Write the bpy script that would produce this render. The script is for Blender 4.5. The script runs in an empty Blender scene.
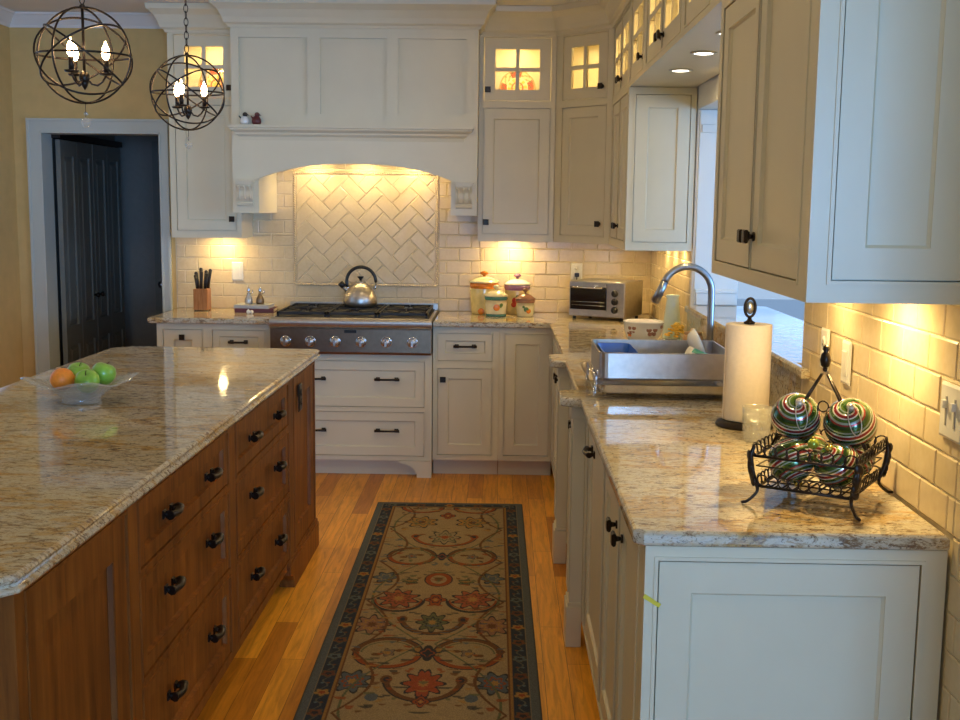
import bpy, bmesh, math, random
import numpy as np
from mathutils import Matrix, Vector
random.seed(7)
PI = math.pi
SC = bpy.context.scene
COL = SC.collection

# ------------------------------------------------------------------ materials
def srgb(r, g, b):
    f = lambda c: (c/255/12.92) if c/255 <= .04045 else ((c/255+.055)/1.055)**2.4
    return (f(r), f(g), f(b), 1)

class NT:
    def __init__(s, name):
        s.m = bpy.data.materials.new(name); s.m.use_nodes = True
        s.t = s.m.node_tree; s.b = s.t.nodes['Principled BSDF']; s.out = s.t.nodes['Material Output']
    def n(s, typ, **kw):
        nd = s.t.nodes.new(typ)
        for k, v in kw.items():
            if k in nd.inputs: nd.inputs[k].default_value = v
            else: setattr(nd, k, v)
        return nd
    def l(s, a, b): s.t.links.new(a, b)
    def ramp(s, fac, stops, interp='LINEAR'):
        r = s.n('ShaderNodeValToRGB'); cr = r.color_ramp; cr.interpolation = interp
        while len(cr.elements) > 1: cr.elements.remove(cr.elements[-1])
        cr.elements[0].position = stops[0][0]; cr.elements[0].color = stops[0][1]
        for p, c in stops[1:]:
            e = cr.elements.new(p); e.color = c
        s.l(fac, r.inputs[0]); return r.outputs[0]
    def mix(s, fac, a, b, mode='MIX'):
        m = s.n('ShaderNodeMix', data_type='RGBA', blend_type=mode)
        for idx, v in ((0, fac), (6, a), (7, b)):
            if isinstance(v, bpy.types.NodeSocket): s.l(v, m.inputs[idx])
            else: m.inputs[idx].default_value = v
        return m.outputs[2]
    def coords(s, scale=(1,1,1), rot=(0,0,0), kind='Object'):
        tc = s.n('ShaderNodeTexCoord'); mp = s.n('ShaderNodeMapping')
        mp.inputs['Scale'].default_value = scale; mp.inputs['Rotation'].default_value = rot
        s.l(tc.outputs[kind], mp.inputs[0]); return mp.outputs[0]
    def noise(s, vec, scale, detail=4, rough=.5, dist=0):
        n = s.n('ShaderNodeTexNoise'); s.l(vec, n.inputs['Vector'])
        n.inputs['Scale'].default_value = scale; n.inputs['Detail'].default_value = detail
        n.inputs['Roughness'].default_value = rough; n.inputs['Distortion'].default_value = dist
        return n.outputs[0]
    def bump(s, h, strength=.3, dist=.002):
        b = s.n('ShaderNodeBump'); b.inputs['Strength'].default_value = strength; b.inputs['Distance'].default_value = dist
        s.l(h, b.inputs['Height']); s.l(b.outputs[0], s.b.inputs['Normal'])

def plain(name, col, rough=.5, metal=0, noise=.06, nscale=25, coat=0, emit=None, estr=0, bump=0, spec=None):
    t = NT(name); v = t.coords(); n = t.noise(v, nscale, 3)
    c = tuple(col[:3])+(1,)
    lo = tuple(x*(1-noise) for x in c[:3])+(1,); hi = tuple(min(1, x*(1+noise)) for x in c[:3])+(1,)
    t.l(t.ramp(n, [(.3, lo), (.7, hi)]), t.b.inputs['Base Color'])
    t.b.inputs['Roughness'].default_value = rough; t.b.inputs['Metallic'].default_value = metal
    if coat: t.b.inputs['Coat Weight'].default_value = coat; t.b.inputs['Coat Roughness'].default_value = .05
    if spec is not None: t.b.inputs['Specular IOR Level'].default_value = spec
    if emit: t.b.inputs['Emission Color'].default_value = tuple(emit[:3])+(1,); t.b.inputs['Emission Strength'].default_value = estr
    if bump: t.bump(n, bump, .003)
    return t.m

def granite():
    t = NT('granite'); v = t.coords((.62, 1.3, 1.3)); v2 = t.coords((.9, 1.3, 1.3))
    big = t.noise(v, 5.5, 6, .65, 1.0)
    base = t.ramp(big, [(.30, (.47, .44, .36, 1)), (.43, (.58, .52, .39, 1)), (.52, (.61, .54, .39, 1)), (.59, (.52, .35, .14, 1)), (.66, (.57, .46, .27, 1))])
    st = t.noise(t.coords((.50, 1.3, 1.3)), 40, 6, .72, .8)
    streak = t.ramp(st, [(.38, (.42, .35, .28, 1)), (.47, (1, 1, 1, 1)), (.54, (1.0, 1.0, 1.0, 1)), (.62, (.55, .38, .20, 1))])
    c1 = t.mix(.8, base, streak, 'MULTIPLY')
    fl = t.ramp(t.noise(v, 34, 6, .74, .5), [(.555, (0, 0, 0, 1)), (.61, (.85, .85, .85, 1))])
    c2 = t.mix(fl, c1, (.16, .08, .03, 1))
    gy = t.ramp(t.noise(v2, 18, 5, .7), [(.54, (0, 0, 0, 1)), (.66, (.6, .6, .6, 1))])
    c3 = t.mix(gy, c2, (.54, .52, .47, 1))
    sp = t.ramp(t.noise(v2, 100, 4, .7), [(.575, (0, 0, 0, 1)), (.63, (.85, .85, .85, 1))])
    c4 = t.mix(sp, c3, (.11, .07, .045, 1))
    t.l(c4, t.b.inputs['Base Color'])
    t.b.inputs['Roughness'].default_value = .06; t.b.inputs['Specular IOR Level'].default_value = .75
    return t.m

def wood(name, a, b, c, rough=.35, axis='z', scale=1.0, coat=.15):
    t = NT(name); sc = {'z': (14, 14, 1.1), 'x': (1.1, 14, 14), 'y': (14, 1.1, 14)}[axis]
    v = t.coords(tuple(k*scale for k in sc))
    n = t.noise(v, 2.2, 6, .6, .6)
    n2 = t.noise(t.coords((1.2, 1.2, 1.2)), 2.5, 2)
    col = t.ramp(n, [(.3, a), (.5, b), (.72, c)])
    sh = t.ramp(n2, [(.3, (.8, .8, .8, 1)), (.7, (1.15, 1.15, 1.15, 1))])
    t.l(t.mix(1.0, col, sh, 'MULTIPLY'), t.b.inputs['Base Color'])
    t.b.inputs['Roughness'].default_value = rough; t.b.inputs['Coat Weight'].default_value = coat; t.b.inputs['Specular IOR Level'].default_value = .3
    t.bump(n, .12, .001)
    return t.m

def floor_mat():
    t = NT('oak_floor'); v = t.coords((1, 1, 1), (0, 0, PI/2))
    br = t.n('ShaderNodeTexBrick'); t.l(v, br.inputs['Vector'])
    br.inputs['Scale'].default_value = 1; br.inputs['Brick Width'].default_value = .95; br.inputs['Row Height'].default_value = .083
    br.inputs['Mortar Size'].default_value = .0008; br.inputs['Mortar Smooth'].default_value = 0; br.inputs['Bias'].default_value = -.1
    br.offset = .37; br.squash = 1
    br.inputs['Color1'].default_value = (.90, .40, .035, 1); br.inputs['Color2'].default_value = (.50, .175, .014, 1); br.inputs['Mortar'].default_value = (.20, .07, .008, 1)
    g = t.noise(t.coords((22, 1.6, 22)), 2.4, 7, .65, .8)
    gr = t.ramp(g, [(.3, (.66, .62, .58, 1)), (.55, (1, 1, 1, 1)), (.75, (1.18, 1.16, 1.12, 1))])
    t.l(t.mix(1.0, br.outputs[0], gr, 'MULTIPLY'), t.b.inputs['Base Color'])
    t.b.inputs['Roughness'].default_value = .36; t.b.inputs['Coat Weight'].default_value = 0; t.b.inputs['Specular IOR Level'].default_value = .22
    t.bump(g, .06, .001)
    return t.m

def tile_mat():
    t = NT('cream_tile'); v = t.coords()
    n = t.noise(v, 9, 3); n2 = t.noise(v, 60, 3)
    t.l(t.mix(.35, t.ramp(n, [(.3, (.64, .51, .31, 1)), (.7, (.73, .60, .39, 1))]), t.ramp(n2, [(.3, (.62, .49, .29, 1)), (.7, (.75, .63, .42, 1))])), t.b.inputs['Base Color'])
    t.b.inputs['Roughness'].default_value = .22; t.bump(n2, .08, .001)
    return t.m

def clear_glass(name, tint=(1, 1, 1, 1), gloss=.14, bumps=0, body=0):
    """thin clear glass: Schlick reflectance that is the same from both faces of the sheet"""
    t = NT(name); tr = t.n('ShaderNodeBsdfTransparent'); tr.inputs[0].default_value = tint
    gl = t.n('ShaderNodeBsdfGlossy'); gl.inputs['Roughness'].default_value = .04
    ge = t.n('ShaderNodeNewGeometry'); dt = t.n('ShaderNodeVectorMath', operation='DOT_PRODUCT'); t.l(ge.outputs['Incoming'], dt.inputs[0])
    nrm = ge.outputs['Normal']
    if bumps:
        vo = t.n('ShaderNodeTexVoronoi'); t.l(t.coords(), vo.inputs['Vector']); vo.inputs['Scale'].default_value = bumps
        b = t.n('ShaderNodeBump'); b.inputs['Strength'].default_value = 1; b.inputs['Distance'].default_value = .004
        t.l(vo.outputs[0], b.inputs['Height']); t.l(b.outputs[0], gl.inputs['Normal']); nrm = b.outputs[0]
    t.l(nrm, dt.inputs[1])
    ab = t.n('ShaderNodeMath', operation='ABSOLUTE'); t.l(dt.outputs['Value'], ab.inputs[0])
    om = t.n('ShaderNodeMath', operation='SUBTRACT'); om.inputs[0].default_value = 1; t.l(ab.outputs[0], om.inputs[1])
    pw = t.n('ShaderNodeMath', operation='POWER'); t.l(om.outputs[0], pw.inputs[0]); pw.inputs[1].default_value = 5
    ml = t.n('ShaderNodeMath', operation='MULTIPLY_ADD'); t.l(pw.outputs[0], ml.inputs[0]); ml.inputs[1].default_value = .5; ml.inputs[2].default_value = gloss*.25
    mx = t.n('ShaderNodeMixShader'); t.l(ml.outputs[0], mx.inputs[0]); t.l(tr.outputs[0], mx.inputs[1]); t.l(gl.outputs[0], mx.inputs[2])
    o = mx.outputs[0]
    if body:
        df = t.n('ShaderNodeBsdfDiffuse'); df.inputs[0].default_value = (.8, .8, .76, 1); m2 = t.n('ShaderNodeMixShader'); m2.inputs[0].default_value = body
        t.l(o, m2.inputs[1]); t.l(df.outputs[0], m2.inputs[2]); o = m2.outputs[0]
    t.l(o, t.out.inputs[0])
    return t.m

def emitter(name, col, s):
    t = NT(name); e = t.n('ShaderNodeEmission'); e.inputs[0].default_value = tuple(col)+(1,); e.inputs[1].default_value = s
    t.l(e.outputs[0], t.out.inputs[0]); return t.m

def ornament_mat():
    t = NT('swirl_ornament'); tc = t.n('ShaderNodeTexCoord'); sx = t.n('ShaderNodeSeparateXYZ'); t.l(tc.outputs['Object'], sx.inputs[0])
    at = t.n('ShaderNodeMath', operation='ARCTAN2'); t.l(sx.outputs[1], at.inputs[0]); t.l(sx.outputs[0], at.inputs[1])
    dv = t.n('ShaderNodeMath', operation='DIVIDE'); t.l(at.outputs[0], dv.inputs[0]); dv.inputs[1].default_value = 2*PI
    ln = t.n('ShaderNodeVectorMath', operation='LENGTH'); t.l(tc.outputs['Object'], ln.inputs[0])
    zn = t.n('ShaderNodeMath', operation='DIVIDE'); t.l(sx.outputs[2], zn.inputs[0]); t.l(ln.outputs['Value'], zn.inputs[1])
    ac = t.n('ShaderNodeMath', operation='ARCCOSINE'); t.l(zn.outputs[0], ac.inputs[0])
    mu = t.n('ShaderNodeMath', operation='MULTIPLY'); t.l(ac.outputs[0], mu.inputs[0]); mu.inputs[1].default_value = 1.15
    ad = t.n('ShaderNodeMath', operation='ADD'); t.l(mu.outputs[0], ad.inputs[0]); t.l(dv.outputs[0], ad.inputs[1])
    fr = t.n('ShaderNodeMath', operation='FRACT'); t.l(ad.outputs[0], fr.inputs[0])
    r = (.30, .03, .03, 1); w = (.80, .78, .72, 1); g = (.07, .14, .02, 1); d = (.02, .07, .02, 1); s = (.34, .42, .40, 1)
    c = t.ramp(fr.outputs[0], [(0, w), (.07, r), (.20, w), (.26, g), (.40, s), (.50, r), (.58, d), (.74, g), (.85, s), (.92, g)], 'CONSTANT')
    t.l(c, t.b.inputs['Base Color']); t.b.inputs['Metallic'].default_value = .6; t.b.inputs['Roughness'].default_value = .18
    t.b.inputs['Coat Weight'].default_value = .6
    return t.m

def attr_mat(name, rough=.9, fuzz=True, attr='Col'):
    t = NT(name); a = t.n('ShaderNodeAttribute'); a.attribute_name = attr
    if fuzz:
        n = t.noise(t.coords(), 260, 2)
        sh = t.ramp(n, [(.3, (.72, .72, .72, 1)), (.7, (1.2, 1.2, 1.2, 1))])
        t.l(t.mix(1.0, a.outputs[0], sh, 'MULTIPLY'), t.b.inputs['Base Color']); t.bump(n, .5, .003)
        t.b.inputs['Specular IOR Level'].default_value = .1
    else:
        t.l(a.outputs[0], t.b.inputs['Base Color'])
    t.b.inputs['Roughness'].default_value = rough
    return t.m


M = {}
M['paint'] = plain('cream_paint', (.715, .655, .48), .34, noise=.02, nscale=6)
M['trim'] = plain('white_trim_paint', (.78, .78, .74), .35, noise=.02, nscale=6)
M['casing'] = plain('shaded_casing_paint', (.52, .56, .52), .4, noise=.02, nscale=6)  # white paint toned down, its shade put into the colour
M['wall'] = plain('tan_wall_paint', (.64, .45, .18), .8, noise=.05, nscale=12, bump=.05)
M['ceil'] = plain('ceiling_paint', (.78, .77, .74), .85, noise=.02, nscale=5)
M['granite'] = granite()
M['iwood'] = wood('island_wood', (.125, .036, .004, 1), (.215, .068, .008, 1), (.30, .105, .014, 1), .5, 'z', coat=0)
M['floor'] = floor_mat()
M['tile'] = tile_mat()
M['grout'] = plain('tile_grout', (.80, .70, .50), .8, noise=.05)
M['bronze'] = plain('dark_bronze', (.035, .026, .02), .34, .75, noise=.2)
M['steel'] = plain('brushed_steel', (.50, .47, .43), .36, 1.0, noise=.08, nscale=40)
M['steel_dark'] = plain('steel_brown_reflection', (.24, .175, .12), .33, 1.0, noise=.08, nscale=40)  # steel darkened and browned, reflected surroundings put into the colour
M['chrome'] = plain('polished_chrome', (.62, .64, .68), .13, 1.0, noise=.03)
M['nickel'] = plain('satin_nickel', (.42, .45, .50), .28, 1.0, noise=.03)
M['iron'] = plain('cast_iron', (.018, .017, .016), .5, .2, noise=.2, bump=.1)
M['black'] = plain('black_plastic', (.012, .012, .012), .3, noise=.1)
M['whitepl'] = plain('white_plastic', (.78, .76, .70), .35, noise=.02)
M['paper'] = plain('paper_towel', (.84, .76, .68), .95, noise=.03, nscale=90, bump=.25)
M['porcelain'] = plain('white_porcelain', (.82, .80, .73), .14, noise=.02, coat=.5)
M['glass'] = clear_glass('clear_pane')
M['crystal'] = clear_glass('cut_crystal', (.97, .98, .97, 1), .6, 55, .20)
M['darkdoor'] = plain('dark_grey_door_paint', (.19, .195, .17), .42, noise=.04)
M['hall'] = plain('dark_hall_wall', (.26, .25, .22), .8, noise=.04)
M['apple'] = plain('green_apple_skin', (.22, .48, .06), .28, noise=.22, nscale=18, coat=.3)
M['orange'] = plain('orange_peel', (.85, .27, .03), .4, noise=.08, nscale=150, bump=.3)
M['stem'] = plain('brown_stem', (.08, .045, .02), .8)
M['knifewood'] = wood('knife_block_wood', (.28, .10, .025, 1), (.42, .17, .05, 1), (.52, .23, .08, 1), .4, 'z', 3)
M['knifeh'] = plain('black_knife_handle', (.015, .012, .012), .35)
M['ornament'] = ornament_mat()
M['gold'] = plain('gold_cap', (.62, .50, .12), .25, 1)
M['lime'] = plain('lime_green_glass', (.35, .42, .04), .12, .4, coat=.6)
M['ribbon'] = plain('silver_ribbon', (.62, .58, .50), .3, .6)
M['bulb'] = emitter('candle_bulb_glow', (1, .62, .30), 48)
M['puck'] = emitter('warm_puck_light', (1, .80, .52), 14)
M['recess'] = emitter('recessed_lamp_glow', (1, .90, .74), 16)
M['yel_cer'] = plain('yellow_ceramic', (.78, .62, .24), .15, noise=.12, nscale=30, coat=.5)
M['crm_cer'] = plain('cream_ceramic', (.80, .72, .45), .15, noise=.08, nscale=30, coat=.5)
M['teal_cer'] = plain('teal_glaze', (.05, .20, .17), .15, noise=.15, coat=.5)
M['pur_cer'] = plain('purple_glaze', (.34, .16, .30), .15, noise=.15, coat=.5)
M['brn_cer'] = plain('brown_glaze', (.30, .14, .09), .15, noise=.2, coat=.5)
M['org_cer'] = plain('orange_glaze', (.75, .22, .02), .15, noise=.15, coat=.5)
M['grape'] = plain('dark_grape_glaze', (.05, .03, .09), .15, coat=.5)
M['leafg'] = plain('leaf_green_glaze', (.10, .20, .05), .2)
M['red_cer'] = plain('red_glaze', (.45, .04, .03), .2)
M['yelflower'] = plain('yellow_petals', (.75, .45, .04), .7, noise=.3, nscale=60)
M['leaf'] = plain('green_leaf', (.06, .13, .03), .6, noise=.3)
M['terracotta'] = plain('tan_pot', (.45, .27, .13), .7)
M['frost'] = plain('pale_aqua_glass', (.62, .74, .66), .2, noise=.03, coat=.3)
M['blue'] = plain('blue_plastic', (.05, .17, .55), .3)
M['green_l'] = plain('green_label', (.01, .22, .12), .4)
M['sil_glass'] = plain('silver_cruet', (.55, .55, .58), .15, .7, noise=.05)
M['bookgrey'] = plain('grey_book_cover', (.45, .45, .44), .5)
M['bookred'] = plain('maroon_book_cover', (.12, .02, .025), .45)
M['pages'] = plain('book_pages', (.75, .68, .55), .9, noise=.1, nscale=200)
M['birdred'] = plain('red_brown_figurine', (.12, .02, .02), .35)
M['yelltape'] = plain('yellow_tape', (.75, .62, .03), .5)
M['ovenglass'] = plain('dark_oven_glass', (.012, .012, .014), .08, noise=.05, coat=.5)
M['rubber'] = plain('rubber', (.02, .02, .02), .7)
M['rug'] = attr_mat('rug_wool')
M['plate'] = attr_mat('painted_plate', .2, False)
M['blueroom'] = plain('pale_blue_wall_paint', (.62, .70, .74), .7, noise=.02)
M['outside'] = plain('pale_snowy_ground', (.55, .62, .70), .9)
M['sofa'] = plain('slate_blue_fabric', (.12, .22, .30), .9, noise=.1, nscale=80)

# ------------------------------------------------------------------ mesh builder
class MB:
    def __init__(s): s.v = []; s.f = []; s.mi = []; s.sm = []
    def face(s, idx, m=0, sm=False): s.f.append(tuple(idx)); s.mi.append(m); s.sm.append(sm)
    def add(s, vs): b = len(s.v); s.v.extend([tuple(p) for p in vs]); return b
    def box(s, x0, x1, y0, y1, z0, z1, m=0):
        if x0 > x1: x0, x1 = x1, x0
        if y0 > y1: y0, y1 = y1, y0
        if z0 > z1: z0, z1 = z1, z0
        b = s.add([(x0,y0,z0),(x1,y0,z0),(x1,y1,z0),(x0,y1,z0),(x0,y0,z1),(x1,y0,z1),(x1,y1,z1),(x0,y1,z1)])
        for q in ((0,3,2,1),(4,5,6,7),(0,1,5,4),(1,2,6,5),(2,3,7,6),(3,0,4,7)): s.face([b+i for i in q], m)
        return s
    def prism(s, poly, z0, z1, m=0, axis='z'):
        n = len(poly)
        def P(p, z): return (p[0], p[1], z) if axis == 'z' else ((z, p[0], p[1]) if axis == 'x' else (p[0], z, p[1]))
        b = s.add([P(p, z0) for p in poly]+[P(p, z1) for p in poly])
        s.face([b+i for i in reversed(range(n))], m); s.face([b+n+i for i in range(n)], m)
        for i in range(n): s.face([b+i, b+(i+1) % n, b+n+(i+1) % n, b+n+i], m)
        return s
    def loops(s, loops, m=0, sm=False, cap=True, closed=True, capm=None):
        bs = [s.add(L) for L in loops]; n = len(loops[0])
        for a, b in zip(bs, bs[1:]):
            for i in range(n if closed else n-1):
                j = (i+1) % n; s.face([a+i, a+j, b+j, b+i], m, sm)
        if cap:
            s.face([bs[0]+i for i in reversed(range(n))], m if capm is None else capm); s.face([bs[-1]+i for i in range(n)], m if capm is None else capm)
        return s
    def lathe(s, prof, c=(0,0,0), seg=24, m=0, sm=True, cap=True, R=None, squash=1):
        L = []
        for r, z in prof:
            ring = [Vector((r*math.cos(2*PI*i/seg), squash*r*math.sin(2*PI*i/seg), z)) for i in range(seg)]
            if R is not None: ring = [R @ p for p in ring]
            L.append([(p.x+c[0], p.y+c[1], p.z+c[2]) for p in ring])
        return s.loops(L, m, sm, cap)
    def cyl(s, p0, p1, r, r1=None, seg=14, m=0, sm=True):
        return s.tube([p0, p1], r, seg, m, r1=r1, sm=sm)
    def tube(s, pts, r, seg=8, m=0, closed=False, r1=None, sm=True, flat=1.0):
        pts = [Vector(p) for p in pts]; n = len(pts); L = []; up = None
        for i, p in enumerate(pts):
            a = pts[(i-1) % n] if (closed or i > 0) else p; b = pts[(i+1) % n] if (closed or i < n-1) else p
            t = (b-a).normalized()
            if up is None:
                up = Vector((0,0,1)) if abs(t.z) < .9 else Vector((1,0,0))
            u = (up - t*up.dot(t)); u = u.normalized() if u.length > 1e-6 else t.orthogonal().normalized(); up = u; w = t.cross(u)
            rr = r if r1 is None else r+(r1-r)*i/max(1, n-1)
            if callable(r): rr = r(i/max(1, n-1))
            L.append([tuple(p+u*(rr*math.cos(2*PI*k/seg))+w*(rr*flat*math.sin(2*PI*k/seg))) for k in range(seg)])
        if closed:
            L.append(L[0]); return s.loops(L, m, sm, False)
        return s.loops(L, m, sm, True)
    def ball(s, c, r, m=0, seg=20, rings=12, sz=1, sx=1, sy=1):
        L = []
        for j in range(rings+1):
            a = -PI/2+PI*j/rings; rr = max(math.cos(a), 1e-3)*r
            L.append([(c[0]+sx*rr*math.cos(2*PI*i/seg), c[1]+sy*rr*math.sin(2*PI*i/seg), c[2]+sz*r*math.sin(a)) for i in range(seg)])
        return s.loops(L, m, True, True)
    def plate(s, x0, x1, z0, z1, holes, y0, y1, m=0):
        """a board from y0 (front) to y1 with rectangular holes"""
        xs = sorted({x0, x1, *[h[0] for h in holes], *[h[1] for h in holes]}); zs = sorted({z0, z1, *[h[2] for h in holes], *[h[3] for h in holes]})
        xs = [x for x in xs if x0 <= x <= x1]; zs = [z for z in zs if z0 <= z <= z1]
        def solid(i, j):
            if i < 0 or j < 0 or i >= len(xs)-1 or j >= len(zs)-1: return False
            cx = (xs[i]+xs[i+1])/2; cz = (zs[j]+zs[j+1])/2
            return not any(h[0] < cx < h[1] and h[2] < cz < h[3] for h in holes)
        for i in range(len(xs)-1):
            for j in range(len(zs)-1):
                if not solid(i, j): continue
                a, b, c, d = xs[i], xs[i+1], zs[j], zs[j+1]
                k = s.add([(a,y0,c),(b,y0,c),(b,y0,d),(a,y0,d),(a,y1,c),(b,y1,c),(b,y1,d),(a,y1,d)])
                s.face([k,k+1,k+2,k+3], m); s.face([k+7,k+6,k+5,k+4], m)
                if not solid(i-1, j): s.face([k,k+3,k+7,k+4], m)
                if not solid(i+1, j): s.face([k+1,k+5,k+6,k+2], m)
                if not solid(i, j-1): s.face([k,k+4,k+5,k+1], m)
                if not solid(i, j+1): s.face([k+3,k+2,k+6,k+7], m)
        return s
    def xf(s, mat, start=0):
        for i in range(start, len(s.v)): s.v[i] = tuple(mat @ Vector(s.v[i]))
        return s
    def build(s, name, mats, parent=None, loc=(0,0,0), rot=0, bevel=0, recalc=True, world=False, euler=None, bseg=2):
        """world=True: the vertices are world coordinates, the origin goes to loc"""
        vs = s.v
        if world: vs = [(x-loc[0], y-loc[1], z-loc[2]) for x, y, z in vs]
        me = bpy.data.meshes.new(name); me.from_pydata(vs, [], s.f)
        for m in (mats if isinstance(mats, (list, tuple)) else [mats]): me.materials.append(m)
        me.polygons.foreach_set('material_index', s.mi); me.polygons.foreach_set('use_smooth', s.sm)
        if recalc:
            bm = bmesh.new(); bm.from_mesh(me); bmesh.ops.remove_doubles(bm, verts=bm.verts, dist=1e-6)
            bmesh.ops.recalc_face_normals(bm, faces=bm.faces); bm.to_mesh(me); bm.free()
        me.update()
        o = bpy.data.objects.new(name, me); COL.objects.link(o); o.location = loc
        o.rotation_euler = euler if euler else (0, 0, rot)
        if parent: o.parent = parent
        if bevel:
            b = o.modifiers.new('bevel', 'BEVEL'); b.width = bevel; b.segments = bseg; b.limit_method = 'ANGLE'; b.angle_limit = math.radians(40); b.harden_normals = False
        return o

def tag(o, label, cat, group=None, kind=None):
    if label: o['label'] = label
    if cat: o['category'] = cat
    if group: o['group'] = group
    if kind: o['kind'] = kind
    return o
def thing(name, label, cat, loc=(0,0,0), rot=0, group=None, euler=None):
    o = bpy.data.objects.new(name, None); COL.objects.link(o); o.location = loc; o.rotation_euler = euler if euler else (0,0,rot)
    o.empty_display_size = .05
    return tag(o, label, cat, group)
def struct(name, mb, mat, **k):
    o = mb.build(name, mat, **k); o['kind'] = 'structure'; return o
def dup(root, loc=None, label=None, rot=None, scale=None):
    def cp(o, par):
        c = o.copy(); COL.objects.link(c); c.parent = par
        for ch in [x for x in list(SC.objects) if x.parent == o]: cp(ch, c)
        return c
    r = cp(root, root.parent)
    if loc is not None: r.location = loc
    if rot is not None: r.rotation_euler = rot
    if scale is not None: r.scale = scale
    if label: r['label'] = label
    return r
def circle(c, r, u, v, n=24, a0=0, a1=2*PI):
    u = Vector(u); v = Vector(v); c = Vector(c)
    cl = abs(a1-a0-2*PI) < 1e-6
    return [tuple(c+u*(r*math.cos(a0+(a1-a0)*i/(n if cl else n-1)))+v*(r*math.sin(a0+(a1-a0)*i/(n if cl else n-1)))) for i in range(n)]

# ------------------------------------------------------------------ dimensions (metres)
YB = 7.147; XR = .936; CT = .914
FY = 6.54         # back base fronts
FX = .306         # right base fronts
UY = 6.82         # back upper fronts
UX = .606         # right upper fronts
CZ = 2.70

# ------------------------------------------------------------------ hardware
def knob_mb(p, n):
    """square knob on a stem; p on the surface, n outward normal (local)"""
    n = Vector(n); p = Vector(p); mb = MB()
    mb.cyl(p-n*.001, p+n*.004, .011, seg=16); mb.cyl(p+n*.003, p+n*.018, .005, .008, seg=12)
    u = Vector((0,0,1)); w = n.cross(u)
    L = []
    for d, h in ((.016, .011), (.019, .0155), (.024, .0165), (.028, .013)):
        L.append([tuple(p+n*d+u*(h*a)+w*(h*b)) for a, b in ((-1,-1),(-1,1),(1,1),(1,-1))])
    mb.loops(L); return mb
def pull_mb(p, n, length=.10, vertical=False, chunky=False):
    n = Vector(n); p = Vector(p); u = Vector((0,0,1)) if vertical else Vector((0,0,1)).cross(n); w = n.cross(u)
    mb = MB(); h = length/2
    for s in (-1, 1):
        mb.cyl(p+u*(s*h*.82)-n*.001, p+u*(s*h*.82)+n*.022, .0075 if not chunky else .009, .0055, seg=12)
        L = []
        for d, q in ((.0, .011), (.004, .0115), (.006, .008)):
            L.append([tuple(p+n*d+u*(s*h*.82+q*a)+w*(q*b)) for a, b in ((-1,-1),(-1,1),(1,1),(1,-1))])
        mb.loops(L)
    k = .009 if chunky else .006
    pts = [p+u*(h*t)+n*(.020+.010*(1-t*t)) for t in np.linspace(-1.08, 1.08, 13)]
    mb.tube(pts, lambda t: k*(1.25-.55*abs(2*t-1)**3) if 0 else k*(1+.5*abs(2*t-1)**4), 8, flat=1.25)
    return mb

# ------------------------------------------------------------------ cabinets (local: x right along the face, y into the cabinet, face at y=0)
def door_part(root, kind, x0, x1, z0, z1, mat, stile=.058, hw=None, hwmat=None, name=None, pane=False, gap=.003, rail=None, rd=.010, e=.006):
    x0 += gap; x1 -= gap; z0 += gap; z1 -= gap; rail = rail or stile
    y = .0015; mb = MB()
    if pane:
        hx0, hx1, hz0, hz1 = x0+stile, x1-stile, z0+rail, z1-rail; mw = .011
        cx = (hx0+hx1)/2; cz = (hz0+hz1)/2
        holes = [(hx0, cx-mw, hz0, cz-mw), (cx+mw, hx1, hz0, cz-mw), (hx0, cx-mw, cz+mw, hz1), (cx+mw, hx1, cz+mw, hz1)]
        mb.plate(x0, x1, z0, z1, holes, y, y+.019)
    else:
        h = (x0+stile, x1-stile, z0+rail, z1-rail)
        mb.plate(x0, x1, z0, z1, [h], y, y+rd)
        mb.box(x0, x1, y+rd, y+rd+.004, z0, z1)
        # small sticking profile round the recessed field
        L1 = [(h[0], y, h[2]), (h[1], y, h[2]), (h[1], y, h[3]), (h[0], y, h[3])]
        L2 = [(h[0]+e, y+rd-.0002, h[2]+e), (h[1]-e, y+rd-.0002, h[2]+e), (h[1]-e, y+rd-.0002, h[3]-e), (h[0]+e, y+rd-.0002, h[3]-e)]
        L1b = [(a, b+.003, c) for a, b, c in L1]
        mb.loops([L1b, L2], cap=False)
    d = mb.build(name or kind, mat, root)
    if pane:
        g = MB(); g.box(x0+stile-.004, x1-stile+.004, y+.010, y+.013, z0+rail-.004, z1-rail+.004); g.build('glass_pane', M['glass'], d)
    for h in (hw or []):
        t, hx, hz = h[:3]
        if t == 'knob': knob_mb((hx, y, hz), (0,-1,0)).build('knob', hwmat, d)
        elif t == 'pull': pull_mb((hx, y, hz), (0,-1,0), h[3] if len(h) > 3 else .10).build('handle', hwmat, d)
        elif t == 'cpull': pull_mb((hx, y, hz), (0,-1,0), h[3] if len(h) > 3 else .10, chunky=True).build('handle', hwmat, d)
    return d

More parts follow.
